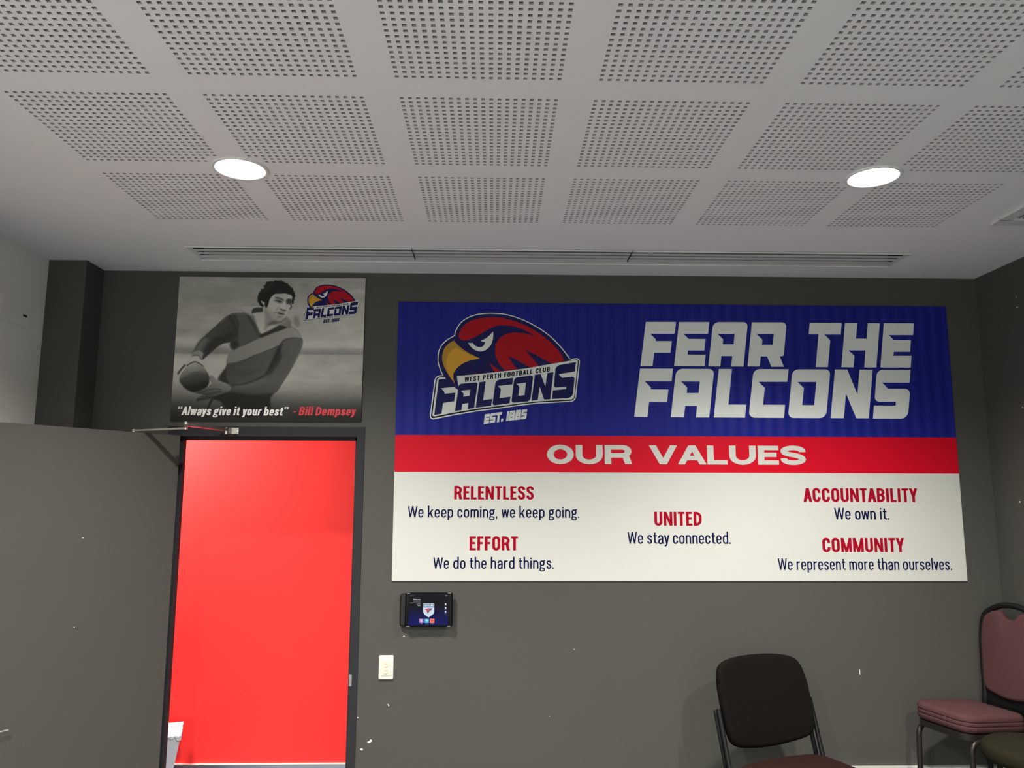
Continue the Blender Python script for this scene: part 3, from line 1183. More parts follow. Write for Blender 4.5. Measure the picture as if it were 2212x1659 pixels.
ELET = [
    [px(VC, [(330, 468), (640, 450), (722, 662), (390, 697), (485, 800), (480, 838), (752, 808), (722, 1030), (440, 1075), (400, 1348), (213, 1385)])],
    [px(VC, [(848, 585, 62), (1330, 542, 62), (1235, 1203), (1070, 1228), (1087, 1075), (930, 1100), (912, 1255), (745, 1283)]),
     px(VC, [(897, 760), (1140, 733), (1115, 888), (958, 913), (966, 835)])],
    [px(VC, [(1367, 540), (1530, 520), (1465, 1000), (1697, 970), (1668, 1145), (1275, 1195)])],
    [px(VC, [(1788, 485, 105), (2231, 429.5), (2214, 596.5), (1845, 640), (1920, 715), (1888, 945), (2166, 911.5), (2139, 1081.5), (1698, 1142, 75)])],
    [px(VD, [(365, 545, 90), (852, 480, 70), (775, 1148, 90), (290, 1190, 65)]), px(VD, [(425, 700), (665, 672), (627, 990), (470, 1008), (498, 775)])],
    [px(VD, [(893, 470), (1040, 450), (1160, 770), (1212, 425), (1370, 403), (1285, 1095), (1130, 1105), (1015, 775), (968, 1115), (805, 1137)])],
    [px(VD, [(1428, 235, 105), (1945, 145), (1915, 385), (1500, 455), (1590, 548), (1915, 508, 70), (1860, 1058, 125), (1330, 1090), (1355, 870), (1690, 835), (1698, 772), (1375, 800, 70)])],
]
EST = [
    [px(VG, [(318, 462), (528, 437), (518, 548), (360, 570), (390, 602), (506, 586), (497, 690), (372, 708), (368, 735), (490, 716), (478, 822), (272, 858)])],
    [px(VG, [(553, 432, 25), (762, 405), (750, 498), (588, 535), (625, 570), (752, 550, 30), (718, 797, 45), (503, 817), (518, 714), (648, 692), (652, 668), (518, 686, 20)])],
    [px(VG, [(783, 395), (1004, 368), (990, 480), (880, 492), (916, 518), (885, 775), (798, 778), (832, 498), (770, 502)])],
    [px(VG, [(970, 642), (1056, 630), (1040, 745), (957, 757)])],
    [px(VG, [(1215, 340), (1290, 330), (1250, 722), (1163, 728)])],
    [px(VG, [(1318, 326, 28), (1530, 305, 28), (1500, 692, 34), (1265, 720, 25)]), px(VG, [(1390, 427), (1442, 421), (1434, 450), (1378, 458)]), px(VG, [(1356, 570), (1432, 560), (1424, 588), (1346, 596)])],
    [px(VG, [(1560, 298, 28), (1772, 276, 28), (1738, 668, 34), (1506, 694, 25)]), px(VG, [(1634, 401), (1687, 395), (1677, 425), (1622, 431)]), px(VG, [(1606, 542), (1678, 531), (1666, 562), (1592, 572)])],
    [px(VG, [(1803, 280, 22), (2010, 253), (1997, 360), (1870, 372), (1858, 402), (1998, 392, 28), (1962, 640, 42), (1748, 664), (1765, 556), (1896, 532), (1902, 503), (1768, 520)])],
]


def emblem(parent, Y0, mapf, est_mat, line_mat, full=True, sc_=1.0):
    st = .0003
    mp = mapf or (lambda x, z: (x, z))

    def flat(name, outs, matl, lvl, par, label=None):
        b = MB()
        for o_ in outs:
            b.poly([[mp(*p) for p in wall_xz(o_)]], lambda x, z: (x, Y0 - lvl * st, z))
        q = b.build(name, matl, par)
        if label:
            q['label'] = label
        return q
    root = flat('emblem', [HEAD_OUT, BOX_OUT], line_mat, 1, parent, 'falcon head emblem over a tilted name plate')
    flat('plate_outline', [inset(BOX_OUT, 29 * VC[2])], M_EBLACK, 2, root)
    flat('name_plate', [CREAM], M_CREAM, 3, root)
    flat('falcon_head', [HEAD_IN], M_NAVY, 4, root)
    flat('red_plumage', [CREST, SPIKE, SPIKE2], M_ERED, 5, root)
    flat('beak', [BEAK], M_GOLDD, 5, root)
    flat('beak_highlight', [BEAK_L], M_GOLD, 6, root)
    flat('eye', [EYE], M_CREAM, 5, root)
    letters('plate_lettering', ELET, M_NAVY, root, Y0 - 5 * st, mapf)
    # small club line that follows the plate's gentle bend
    g, tw = text_polys('WEST PERTH FOOTBALL CLUB', .19, 1.0, .16, .36)
    b = MB()
    a0, am, a1 = (VC[0] + 985 * VC[2], VC[1] + 538 * VC[2]), (VC[0] + 1986 * VC[2], VC[1] + 420 * VC[2]), (VC[0] + 3171 * VC[2], VC[1] + 267 * VC[2])
    cap_ = 122 * VC[2]
    cf = np.polyfit([a0[0], am[0], a1[0]], [a0[1], am[1], a1[1]], 2)
    kx = (a1[0] - a0[0]) / tw
    for q in g:
        P = []
        for u, v, _l in q:
            x_ = a0[0] + u * kx
            P.append((x_ + .06 * v * cap_, float(np.polyval(cf, x_)) - v * cap_))
        P = [mp(*p) for p in wall_xz(P)]
        b.add([(x, Y0 - 5 * st - q[0][2], z) for x, z in P], [tuple(range(len(P)))])
    b.build('club_lettering', M_EBLACK, root)
    letters('founding_lettering', EST, est_mat, root, Y0 - 2 * st, mapf)
    return root


emblem(ban, YB, None, M_LETW, M_LETW)


# ================================================================== POSTER
PX0_, PX1_ = -1.7143, -.7050
PZ0, PZ1 = CAMH + .3914, CAMH + 1.1818
YP = D - .010
pos = thing('player_poster', ((PX0_ + PX1_) / 2, D, PZ0), label='sepia photo poster of a player holding a ball, with a quote, above the open door', cat='poster')
b = MB()
b.box(PX0_, PX1_, YP, D - .0002, PZ0, PZ1)
b.build('backing_board', M_BLACKP, pos)

# the printed photograph, as tones on a fine grid
GX, GZ = 640, 502
V5 = (360, 580, 460 / 2180)
VH = (530, 595, 140 / 1720)
VK = (365, 740, 195 / 1903)


def to_grid(view, P):
    r = []
    for x, z in wall_xz(px(view, P), YP):
        r.append(((x - PX0_) / (PX1_ - PX0_) * (GX - 1), (PZ1 - z) / (PZ1 - PZ0) * (GZ - 1)))
    return r


def lin(v):
    v = np.asarray(v, float) / 255
    return np.where(v <= .04045, v / 12.92, ((v + .055) / 1.055) ** 2.4)


gy, gx = np.mgrid[0:GZ, 0:GX].astype(float)


def mask(P, soft=1.2):
    soft = soft * .62
    P = np.array(P)
    x0, x1 = int(max(0, P[:, 0].min() - 3 * soft - 2)), int(min(GX, P[:, 0].max() + 3 * soft + 3))
    y0, y1 = int(max(0, P[:, 1].min() - 3 * soft - 2)), int(min(GZ, P[:, 1].max() + 3 * soft + 3))
    if x1 <= x0 or y1 <= y0:
        return None
    SS = 2
    yy, xx = np.mgrid[y0 * SS:y1 * SS, x0 * SS:x1 * SS]
    xx = (xx + .5) / SS - .5
    yy = (yy + .5) / SS - .5
    ins = np.zeros(xx.shape, bool)
    n = len(P)
    for i in range(n):
        xa, ya = P[i]
        xb, yb = P[(i + 1) % n]
        if ya == yb:
            continue
        c = ((ya > yy) != (yb > yy)) & (xx < (xb - xa) * (yy - ya) / (yb - ya) + xa)
        ins ^= c
    mm = ins.astype(float)
    mm = mm.reshape(y1 - y0, SS, x1 - x0, SS).mean((1, 3))
    if soft > 0:
        r = max(1, int(round(soft * 3)))
        k = np.exp(-.5 * (np.arange(-r, r + 1) / soft) ** 2)
        k /= k.sum()
        mm = np.apply_along_axis(lambda v: np.convolve(np.pad(v, r, mode='edge'), k, 'valid'), 0, mm)
        mm = np.apply_along_axis(lambda v: np.convolve(np.pad(v, r, mode='edge'), k, 'valid'), 1, mm)
    return (y0, y1, x0, x1, mm)


pic = np.zeros((GZ, GX))
# background: blurred field and stand
v_of = (PZ1 - np.array([wall_xz(px(V5, [(1000, yy_)]), YP)[0][1] for yy_ in
                        (85, 200, 320, 480, 600, 700, 760, 800, 840, 868, 890, 930, 1000, 1120, 1230, 1320, 1400, 1480, 1575)])) / (PZ1 - PZ0) * (GZ - 1)
tone_l = [104, 106, 112, 118, 122, 120, 132, 122, 102, 102, 128, 138, 140, 134, 126, 118, 112, 108, 104]
tone_r = [112, 118, 116, 124, 130, 136, 142, 138, 114, 106, 132, 132, 130, 124, 118, 112, 106, 102, 98]
tl, tr_ = np.interp(gy[:, 0], v_of, tone_l), np.interp(gy[:, 0], v_of, tone_r)
fx = np.clip(gx / GX, 0, 1)
pic[:] = tl[:, None] * (1 - fx) + tr_[:, None] * fx
rng = np.random.RandomState(3)
for s_, a_ in ((24, 5), (9, 2.5)):
    n = rng.randn(GZ // s_ + 3, GX // (s_ * 3) + 3)
    ii, jj = gy / s_, gx / (s_ * 3)
    i0, j0 = ii.astype(int), jj.astype(int)
    fi, fj = ii - i0, jj - j0
    pic += a_ * ((n[i0, j0] * (1 - fj) + n[i0, j0 + 1] * fj) * (1 - fi) + (n[i0 + 1, j0] * (1 - fj) + n[i0 + 1, j0 + 1] * fj) * fi)


def paint(view, P, tone, soft=1.2, alpha=1.0, curve=True, tone2=None, axis=None):
    """fills an outline with one tone, or with a ramp from tone to tone2 along axis=(point, point)"""
    G = to_grid(view, P)
    if curve:
        G = smooth_closed(G, 5)
    r = mask(G, soft)
    if r is None:
        return
    y0, y1, x0, x1, mm = r
    mm = mm * alpha
    tn = tone
    if tone2 is not None:
        a_, c_ = to_grid(view, axis)
        d = np.array(c_) - np.array(a_)
        t = ((gx[y0:y1, x0:x1] - a_[0]) * d[0] + (gy[y0:y1, x0:x1] - a_[1]) * d[1]) / (d @ d)
        t = np.clip(t, 0, 1)
        tn = tone * (1 - t) + tone2 * t
    pic[y0:y1, x0:x1] = pic[y0:y1, x0:x1] * (1 - mm) + tn * mm


def line(view, P, wd, tone, soft=1.0, alpha=1.0, taper=False):
    G = smooth_open(P, 5)
    n = len(G)
    L, R_ = [], []
    for i, p in enumerate(G):
        a, c = Vector(G[max(0, i - 1)]), Vector(G[min(n - 1, i + 1)])
        d = (c - a).normalized()
        k = wd / 2 * ((1 - .8 * i / n) if taper else 1)
        L.append((p[0] - d.y * k, p[1] + d.x * k))
        R_.append((p[0] + d.y * k, p[1] - d.x * k))
    paint(view, L + R_[::-1], tone, soft, alpha, curve=False)


# far spectator smudge
paint(V5, [(1300, 500), (1340, 490), (1365, 560), (1340, 600), (1300, 560)], 92, 5, .8)
# ---- jumper: body
paint(V5, [(640, 480), (720, 455), (830, 465), (900, 560), (960, 660), (1090, 650), (1230, 590), (1320, 620), (1380, 700), (1385, 790), (1340, 900), (1290, 1000),
           (1200, 1150), (1110, 1270), (1065, 1310), (1035, 1440), (900, 1500), (700, 1500), (640, 1430), (560, 1360), (480, 1330), (520, 1240), (620, 1180),
           (560, 1150), (545, 1110), (590, 1040), (620, 960), (635, 880), (690, 830), (655, 780), (650, 600)], 60, 1.6)
# shade of the torso
paint(V5, [(640, 500), (820, 480), (930, 660), (1000, 680), (840, 760), (700, 810), (660, 700)], 66, 8, .8)
paint(V5, [(640, 980), (800, 940), (1000, 850), (1150, 800), (1120, 900), (1050, 1050), (900, 1130), (700, 1170), (560, 1150), (600, 1050)], 56, 6, .9, tone2=70, axis=[(600, 1000), (1050, 900)])
paint(V5, [(520, 1140), (560, 1070), (600, 1030), (610, 1120), (640, 1180), (560, 1160)], 38, 4, .9)
# sash
paint(V5, [(640, 870), (690, 830), (840, 765), (1000, 690), (1200, 618), (1290, 605), (1385, 705), (1290, 705), (1200, 725), (1140, 790), (1000, 850), (860, 905), (740, 955), (612, 972)], 96, 2.0, tone2=112, axis=[(650, 900), (1350, 650)])
paint(V5, [(900, 780), (1000, 720), (1160, 650), (1180, 700), (1050, 790), (930, 860)], 104, 12, .6)
# dark inside edge of the left sleeve / armpit
paint(V5, [(645, 770), (700, 740), (745, 780), (690, 835), (655, 815)], 40, 4, .8)
# ---- left sleeve
paint(V5, [(655, 470), (700, 470), (745, 560), (720, 680), (660, 750), (560, 775), (460, 855), (380, 925), (350, 935), (262, 895), (290, 815), (330, 745), (400, 680), (480, 610), (560, 535), (610, 490)], 50, 1.5)
paint(V5, [(275, 860), (300, 800), (345, 740), (410, 690), (440, 720), (390, 790), (350, 870), (330, 900)], 84, 9, .85)
paint(V5, [(400, 690), (480, 615), (570, 545), (640, 490), (640, 560), (540, 650), (440, 740)], 58, 10, .7)
paint(V5, [(440, 760), (560, 700), (660, 650), (690, 720), (560, 770), (450, 850), (390, 900)], 38, 8, .8)
line(V5, [(640, 485), (665, 490)], 16, 38, 2, .9)
line(V5, [(265, 850), (300, 775), (350, 715)], 10, 112, 3, .6)
# cuff, hand on the ball
paint(V5, [(252, 912), (268, 862), (320, 842), (372, 862), (368, 905), (355, 935), (320, 890), (285, 892)], 104, 1.5)
paint(V5, [(252, 915), (285, 895), (325, 895), (352, 935), (385, 1000), (345, 985), (300, 962), (262, 966), (215, 1003), (190, 990), (225, 940)], 138, 1.4)
line(V5, [(205, 995), (262, 963), (300, 957), (345, 980), (378, 1003)], 13, 44, 1.6, .9)
line(V5, [(190, 985), (150, 1030), (112, 1085)], 20, 58, 2, 1)
line(V5, [(285, 890), (325, 892), (350, 930)], 8, 62, 1.5, .8)
# ---- ball
BALL = [(130, 1150), (142, 1090), (180, 1035), (235, 985), (290, 968), (345, 985), (395, 1030), (428, 1085), (435, 1150), (420, 1200), (370, 1245), (310, 1268), (240, 1255), (180, 1215)]
paint(V5, BALL, 122, 1.5, tone2=36, axis=[(270, 985), (300, 1200)])
paint(V5, [(140, 1140), (200, 1090), (300, 1060), (420, 1080), (436, 1150), (420, 1200), (370, 1245), (310, 1268), (240, 1255), (180, 1215)], 60, 5, .75, tone2=30, axis=[(280, 1080), (300, 1220)])
line(V5, [(215, 1085), (280, 1065), (345, 1055)], 7, 66, 1.2, .8)
line(V5, [(190, 1010), (215, 1060), (220, 1095)], 5, 84, 1.2, .7)
paint(V5, [(250, 1000), (310, 985), (340, 1010), (300, 1035), (255, 1025)], 108, 6, .5)
line(V5, [(150, 1130), (195, 1090), (260, 1070)], 8, 92, 2, .7)
# ---- right sleeve and hand below the ball
paint(V5, [(1385, 720), (1385, 800), (1340, 905), (1290, 1005), (1200, 1155), (1110, 1275), (980, 1290), (760, 1290), (650, 1250), (640, 1195), (740, 1185), (870, 1160), (1000, 1105), (1060, 1000), (1120, 880), (1180, 770), (1260, 715)], 62, 2.5, tone2=74, axis=[(700, 1250), (1300, 800)])
paint(V5, [(1150, 800), (1180, 900), (1120, 1010), (1050, 1090), (1040, 1050), (1100, 900)], 42, 6, .8)
paint(V5, [(690, 1195), (900, 1165), (1010, 1120), (1010, 1160), (880, 1210), (720, 1235)], 78, 8, .7)
paint(V5, [(480, 1300), (650, 1265), (860, 1290), (1080, 1285), (1060, 1330), (1030, 1500), (660, 1500), (560, 1370), (490, 1340)], 34, 5, .95)
paint(V5, [(437, 1112), (468, 1095), (520, 1148), (590, 1180), (650, 1190), (655, 1240), (590, 1275), (520, 1300), (440, 1330), (330, 1352), (300, 1352), (320, 1335), (400, 1300), (330, 1285), (288, 1268), (350, 1245), (420, 1210), (462, 1165)], 96, 1.6, tone2=58, axis=[(480, 1140), (380, 1345)])
line(V5, [(330, 1275), (420, 1245), (500, 1232), (560, 1240)], 9, 44, 1.5, .8)
line(V5, [(310, 1335), (400, 1292), (490, 1268), (560, 1262)], 9, 40, 1.5, .8)
line(V5, [(300, 1358), (400, 1340), (480, 1320)], 8, 38, 2, .7)
line(V5, [(437, 1110), (460, 1165)], 9, 58, 1.5, .7)
line(V5, [(472, 1325), (445, 1380), (418, 1440)], 24, 34, 2, .9)
# folds and knit of the jumper
line(V5, [(400, 690), (480, 720), (560, 700)], 14, 34, 4, .5)
line(V5, [(640, 500), (700, 600), (720, 700), (690, 800)], 26, 40, 6, .7)
line(V5, [(835, 480), (880, 560), (930, 650)], 20, 42, 5, .7)
line(V5, [(1180, 770), (1120, 890), (1060, 1010), (1010, 1100)], 26, 36, 5, .75)
line(V5, [(625, 975), (760, 950), (900, 890), (1040, 840), (1150, 785)], 8, 48, 2, .7)
line(V5, [(640, 1195), (800, 1180), (1000, 1105)], 12, 36, 3, .8)
line(V5, [(1385, 720), (1378, 800), (1330, 915), (1280, 1010)], 12, 96, 4, .5)
line(V5, [(700, 1000), (820, 1010), (940, 980)], 18, 72, 7, .5)
line(V5, [(690, 1080), (820, 1080), (960, 1030)], 16, 48, 7, .5)
line(V5, [(560, 560), (610, 500), (690, 466), (800, 462)], 12, 84, 3, .6)
# ---- collar, neck and chest
paint(VH, [(-70, 860), (0, 838), (150, 826), (330, 812), (440, 845), (470, 960), (300, 1000), (180, 1050), (90, 1040), (0, 1010), (-60, 950)], 124, 2)
line(VH, [(-60, 955), (20, 1015), (100, 1045), (160, 1140), (230, 1330)], 22, 46, 4, .8)
paint(VH, [(190, 900), (260, 860), (400, 850), (470, 870), (460, 970), (330, 990), (185, 1030), (172, 960)], 44, 2)
paint(VH, [(480, 800), (560, 870), (640, 1040), (760, 1160), (900, 1230), (760, 1350), (620, 1430), (470, 1530), (410, 1548), (350, 1510), (290, 1370), (240, 1230), (190, 1110), (185, 1020), (300, 985), (455, 965), (470, 880)], 128, 2, tone2=142, axis=[(350, 1000), (420, 1500)])
paint(VH, [(545, 880), (640, 1040), (760, 1160), (900, 1230), (780, 1310), (640, 1340), (560, 1440), (530, 1480), (545, 1300), (555, 1100)], 100, 6, .9)
line(VH, [(548, 870), (540, 1080), (540, 1300), (510, 1460)], 40, 90, 6, .8)
paint(VH, [(570, 1330), (640, 1260), (760, 1200), (900, 1230), (1040, 1130), (1090, 1080), (1080, 1180), (960, 1260), (800, 1290), (660, 1310)], 62, 5, .9)
line(VH, [(190, 1060), (240, 1220), (310, 1390), (370, 1530), (420, 1570)], 44, 44, 4, .9)
line(VH, [(210, 1050), (250, 1150), (330, 1250)], 24, 104, 6, .6)
# right collar wing and neck trim
paint(VH, [(1090, 1070), (1120, 1120), (1200, 1180), (1220, 1270), (1190, 1400), (1100, 1385), (980, 1330), (860, 1320), (960, 1250), (1060, 1160)], 104, 3, tone2=88, axis=[(1000, 1200), (1180, 1350)])
paint(VH, [(430, 1560), (560, 1500), (720, 1420), (880, 1330), (980, 1325), (1090, 1385), (960, 1450), (780, 1510), (560, 1600), (400, 1650), (360, 1600)], 42, 3)
line(VH, [(1210, 1270), (1300, 1370), (1400, 1490), (1480, 1620)], 34, 122, 7, .7)
paint(VH, [(1100, 1140), (1180, 1220), (1160, 1330), (1080, 1280)], 90, 8, .6)
# ---- hair
paint(VH, [(325, 640), (330, 560), (345, 510), (400, 420), (490, 350), (520, 260), (570, 190), (640, 160), (705, 182), (760, 150), (850, 140), (950, 145), (1060, 190), (1150, 250), (1220, 320),
           (1275, 390), (1310, 480), (1325, 545), (1310, 590), (1285, 670), (1290, 715), (1250, 760), (1225, 700), (1200, 600), (900, 560), (700, 620), (640, 760), (590, 862), (540, 850),
           (505, 780), (470, 835), (400, 800), (350, 720)], 29, 1.6)
paint(VH, [(420, 430), (560, 260), (760, 200), (760, 260), (600, 330), (480, 470)], 44, 12, .7)
for (x_, y_, r_) in ((350, 560, 26), (380, 470, 28), (450, 385, 30), (510, 290, 28), (590, 195, 26), (700, 172, 22), (800, 150, 24), (1110, 225, 24), (1240, 350, 24), (1300, 460, 22), (345, 690, 22), (400, 780, 22), (1305, 640, 16), (1270, 735, 16)):
    paint(VH, [(x_ + r_ * math.cos(k * 1.05), y_ + r_ * math.sin(k * 1.05)) for k in range(6)], 31, 1.2)
for (x_, y_) in ((560, 420), (700, 330), (850, 260), (980, 300), (1080, 380), (620, 560), (520, 600), (900, 400)):
    line(VH, [(x_, y_), (x_ + 40, y_ - 30), (x_ + 90, y_ - 20)], 16, 40, 4, .6)
line(VH, [(1310, 545), (1365, 555)], 14, 40, 1.5, .9)
paint(VH, [(930, 140), (950, 120), (985, 165), (950, 180)], 40, 1.5)
# ---- ear and face
paint(VH, [(408, 668), (470, 695), (515, 722), (500, 790), (470, 775), (430, 720)], 124, 1.3)
FACE = [(640, 650), (700, 560), (790, 492), (900, 492), (1040, 478), (1140, 500), (1232, 548), (1228, 640), (1215, 760), (1190, 850), (1130, 960), (1085, 1050), (1030, 1130), (935, 1192), (830, 1180), (730, 1120), (640, 1020), (570, 890), (600, 800), (625, 720)]
paint(VH, FACE, 134, 1.3)
paint(VH, [(600, 800), (640, 1020), (730, 1120), (830, 1180), (935, 1190), (1010, 1120), (900, 1080), (780, 1030), (700, 930), (640, 850)], 112, 6, .8)
paint(VH, [(800, 500), (1000, 490), (1010, 560), (860, 560), (760, 580)], 120, 6, .6)
paint(VH, [(1140, 520), (1230, 550), (1225, 650), (1180, 610)], 150, 4, .8)
line(VH, [(960, 520), (1060, 545), (1180, 530)], 12, 108, 3, .7)
# brows, eyes
paint(VH, [(765, 600), (830, 572), (920, 590), (1020, 640), (1010, 680), (930, 640), (840, 622)], 56, 3)
paint(VH, [(760, 665), (850, 640), (960, 660), (1000, 700), (960, 740), (870, 730), (820, 700)], 84, 4, .9)
paint(VH, [(800, 662), (870, 655), (930, 680), (985, 705), (930, 722), (860, 708)], 48, 2)
paint(VH, [(835, 678), (852, 672), (862, 690), (845, 694)], 138, 1, .8)
line(VH, [(760, 660), (830, 660), (930, 685), (990, 700)], 12, 40, 1.5, .8)
paint(VH, [(1070, 720), (1085, 660), (1150, 622), (1225, 650), (1230, 720), (1200, 770), (1120, 765), (1085, 750)], 50, 3.5)
line(VH, [(1090, 655), (1150, 632), (1220, 650)], 26, 38, 2, .9)
paint(VH, [(1120, 735), (1160, 722), (1190, 738), (1150, 750)], 82, 2, .6)
# nose
paint(VH, [(1010, 700), (1062, 690), (1090, 790), (1085, 880), (1010, 892), (960, 860), (1000, 780)], 148, 5, .8)
paint(VH, [(1062, 690), (1085, 740), (1110, 800), (1100, 880), (1085, 880), (1085, 790)], 92, 3, .6)
paint(VH, [(915, 875), (960, 888), (1010, 902), (1078, 915), (1065, 942), (980, 935), (925, 900)], 52, 2.2)
line(VH, [(905, 835), (860, 880), (790, 945)], 22, 86, 4, .8)
paint(VH, [(1100, 790), (1190, 775), (1185, 850), (1130, 900), (1090, 870)], 140, 4, .8)
line(VH, [(1200, 765), (1220, 830), (1180, 895)], 30, 38, 2, .95)
# mouth and chin
paint(VH, [(880, 950), (960, 945), (1050, 1000), (1050, 1030), (960, 985), (860, 975)], 88, 4, .8)
paint(VH, [(735, 992), (830, 985), (900, 988), (970, 1010), (1035, 1030), (1025, 1048), (940, 1038), (840, 1008)], 38, 1.8)
paint(VH, [(820, 1012), (930, 1045), (1030, 1052), (985, 1078), (890, 1065)], 124, 2.5, .9)
paint(VH, [(840, 1075), (960, 1085), (1020, 1075), (980, 1110), (880, 1115)], 74, 4, .85)
paint(VH, [(740, 990), (780, 960), (800, 1000), (760, 1030)], 96, 4, .7)
line(VH, [(575, 890), (640, 1025), (735, 1125), (835, 1185), (935, 1198)], 14, 80, 3, .6)
# caption band darkens to the foot of the print
foot = np.interp(gy[:, 0], np.interp([1150, 1230, 1320, 1400, 1480, 1575], (85, 200, 320, 480, 600, 700, 760, 800, 840, 868, 890, 930, 1000, 1120, 1230, 1320, 1400, 1480, 1575), v_of),
                 [0, .16, .46, .70, .86, .95])
pic = np.clip(pic, 4, 250)
pic = pic * (1 - foot[:, None]) + 22 * foot[:, None]
pic += rng.randn(GZ, GX) * 1.2
POSTER_GAIN = 2.25
alb = np.clip(lin(np.clip(pic, 3, 250)) * POSTER_GAIN, .002, .85)
rgb = np.stack([alb * 1.0, alb * .985, alb * .90, np.ones_like(alb)], -1)

me = bpy.data.meshes.new('printed_photo')
X_ = PX0_ + (PX1_ - PX0_) * np.arange(GX) / (GX - 1)
Z_ = PZ1 - (PZ1 - PZ0) * np.arange(GZ) / (GZ - 1)
co = np.zeros((GZ, GX, 3), np.float32)
co[..., 0] = X_[None, :]
co[..., 1] = YP - .0003
co[..., 2] = Z_[:, None]
me.vertices.add(GX * GZ)
me.vertices.foreach_set('co', co.ravel())
idx = np.arange(GX * GZ).reshape(GZ, GX)
quads = np.stack([idx[1:, :-1], idx[1:, 1:], idx[:-1, 1:], idx[:-1, :-1]], -1).reshape(-1, 4)
nq = len(quads)
me.loops.add(nq * 4)
me.loops.foreach_set('vertex_index', quads.ravel().astype(np.int32))
me.polygons.add(nq)
me.polygons.foreach_set('loop_start', np.arange(0, nq * 4, 4, dtype=np.int32))
try:
    me.polygons.foreach_set('loop_total', np.full(nq, 4, np.int32))
except Exception:
    pass
me.update()
at = me.color_attributes.new('print', 'FLOAT_COLOR', 'POINT')
at.data.foreach_set('color', rgb.astype(np.float32).ravel())
mp_ = bpy.data.materials.new('sepia_photo_print')
mp_.use_nodes = True
bs = mp_.node_tree.nodes['Principled BSDF']
bs.inputs['Roughness'].default_value = .7
bs.inputs['Specular IOR Level'].default_value = .06
an = mp_.node_tree.nodes.new('ShaderNodeAttribute')
an.attribute_name = 'print'
mp_.node_tree.links.new(an.outputs['Color'], bs.inputs['Base Color'])
me.materials.append(mp_)
tag(link('printed_photo', me, pos), label='sepia photograph of a dark-haired player in a sashed jumper holding a ball')

# the small emblem, same artwork scaled
eb = [wall_xz([(929.3, 905.3)])[0], wall_xz([(1252.6, 773.9)])[0]]
ep = [wall_xz([(655.7, 694.2)], YP)[0], wall_xz([(777.0, 648.6)], YP)[0]]
kx_ = (ep[1][0] - ep[0][0]) / (eb[1][0] - eb[0][0])
kz_ = (ep[1][1] - ep[0][1]) / (eb[1][1] - eb[0][1])
M_DIMW = mat('poster_emblem_pale_ink', (.56, .57, .57), .5, spec=.3, var=.02)
emblem(pos, YP - .0004, lambda x, z: (ep[0][0] + (x - eb[0][0]) * kx_, ep[0][1] + (z - eb[0][1]) * kz_), M_NAVY, M_DIMW)
M_QUOTE = mat('poster_white_ink', (.86, .85, .82), .5, spec=.3, var=.02)
M_QRED = mat('poster_red_ink', (.62, .035, .055), .5, spec=.3, var=.02)


def poster_line(s_, matl, xl5, xr5, base5, cap5, label):
    a = wall_xz(px(V5, [(xl5, base5)]), YP)[0]
    c = wall_xz(px(V5, [(xr5, base5 + 3)]), YP)[0]
    t_ = wall_xz(px(V5, [(xl5, cap5)]), YP)[0]
    text_line('caption_lettering', s_, .168, matl, pos, a[0], c[0], a[1], t_[1], YP - .001, slant=.17, gap=.085, space=.2, th=.145, label=label)


poster_line('\u201cAlways give it your best\u201d', M_QUOTE, 100, 1250, 1500, 1414, 'white italic caption')
poster_line('- Bill Dempsey', M_QRED, 1290, 1940, 1502, 1416, 'red italic caption')


# ================================================================== CEILING FITTINGS
def downlight(x, y, label, group='recessed downlights'):
    t = thing('downlight', (x, y, ZC), label=label, cat='ceiling light', group=group)
    b = MB()
    b.lathe([(.0885, .0025), (.0885, -.003), (.092, -.006), (.100, -.006), (RD, -.001), (RD, .0006)], (x, y, ZC), 56)
    b.build('trim_ring', M_TRIMRING, t, smooth=True)
    b = MB()
    b.lathe([(.0886, .0015), (.0001, .0015)], (x, y, ZC), 56)
    b.build('lamp_diffuser', M_LED, t)
    return t


downlight(LAMPX[0], LAMPY[0], 'bright round downlight in the perforated ceiling, left one, above the open door')
downlight(LAMPX[1], LAMPY[0], 'bright round downlight in the perforated ceiling, right one, above the slogan')

slot = thing('slot_diffuser', (.29, 3.81, ZC), label='long white slotted air diffuser set in the ceiling along the back wall', cat='air vent')
FX0, FX1, FY0, FY1 = -1.5216, 2.098, 3.698, 3.930
b = MB()
zt, zb_ = ZC - .0003, ZC - .0016
for (x0, x1, y0, y1) in ((FX0, FX1, FY0, SLY0 + .005), (FX0, FX1, SLY1 - .005, FY1), (FX0, SLX0 + .005, SLY0, SLY1), (SLX1 - .005, FX1, SLY0, SLY1)):
    b.box(x0, x1, y0, y1, zb_, zt)
b.box(FX0, FX1, FY0, FY0 + .005, ZC - .008, zt)
b.box(FX0, FX1, FY1 - .005, FY1, ZC - .006, zt)
b.box(SLX0, SLX1, SLY0, SLY0 + .002, ZC, ZC + .05)
b.box(SLX0, SLX1, SLY1 - .004, SLY1, ZC, ZC + .05)
b.build('frame', M_GRILLE, slot)
b = MB()
b.box(SLX0 - .01, SLX1 + .01, SLY0 - .01, SLY1 + .01, ZC + .05, ZC + .06)
b.build('duct_back', M_BLACKVOID, slot)
joints = [SLX0 + .004, -.4082, .6898, SLX1 - .004]
ysl = (3.7400, 3.7870, 3.8365, 3.8885)                         # dark gaps between the blades
for k in range(3):
    for q in range(3):
        b = MB()
        b.box(joints[q] + .001, joints[q + 1] - .001, ysl[k] + .0088, ysl[k + 1] - .0088, ZC - .0016, ZC - .0004)
        b.build('blade', M_GRILLE, slot)
for jx in joints[1:3]:
    b = MB()
    b.box(jx - .0014, jx + .0014, FY0 - .0005, FY1 - .06, ZC - .0083, ZC - .001)
    b.build('joint_line', M_BLACKVOID, slot)

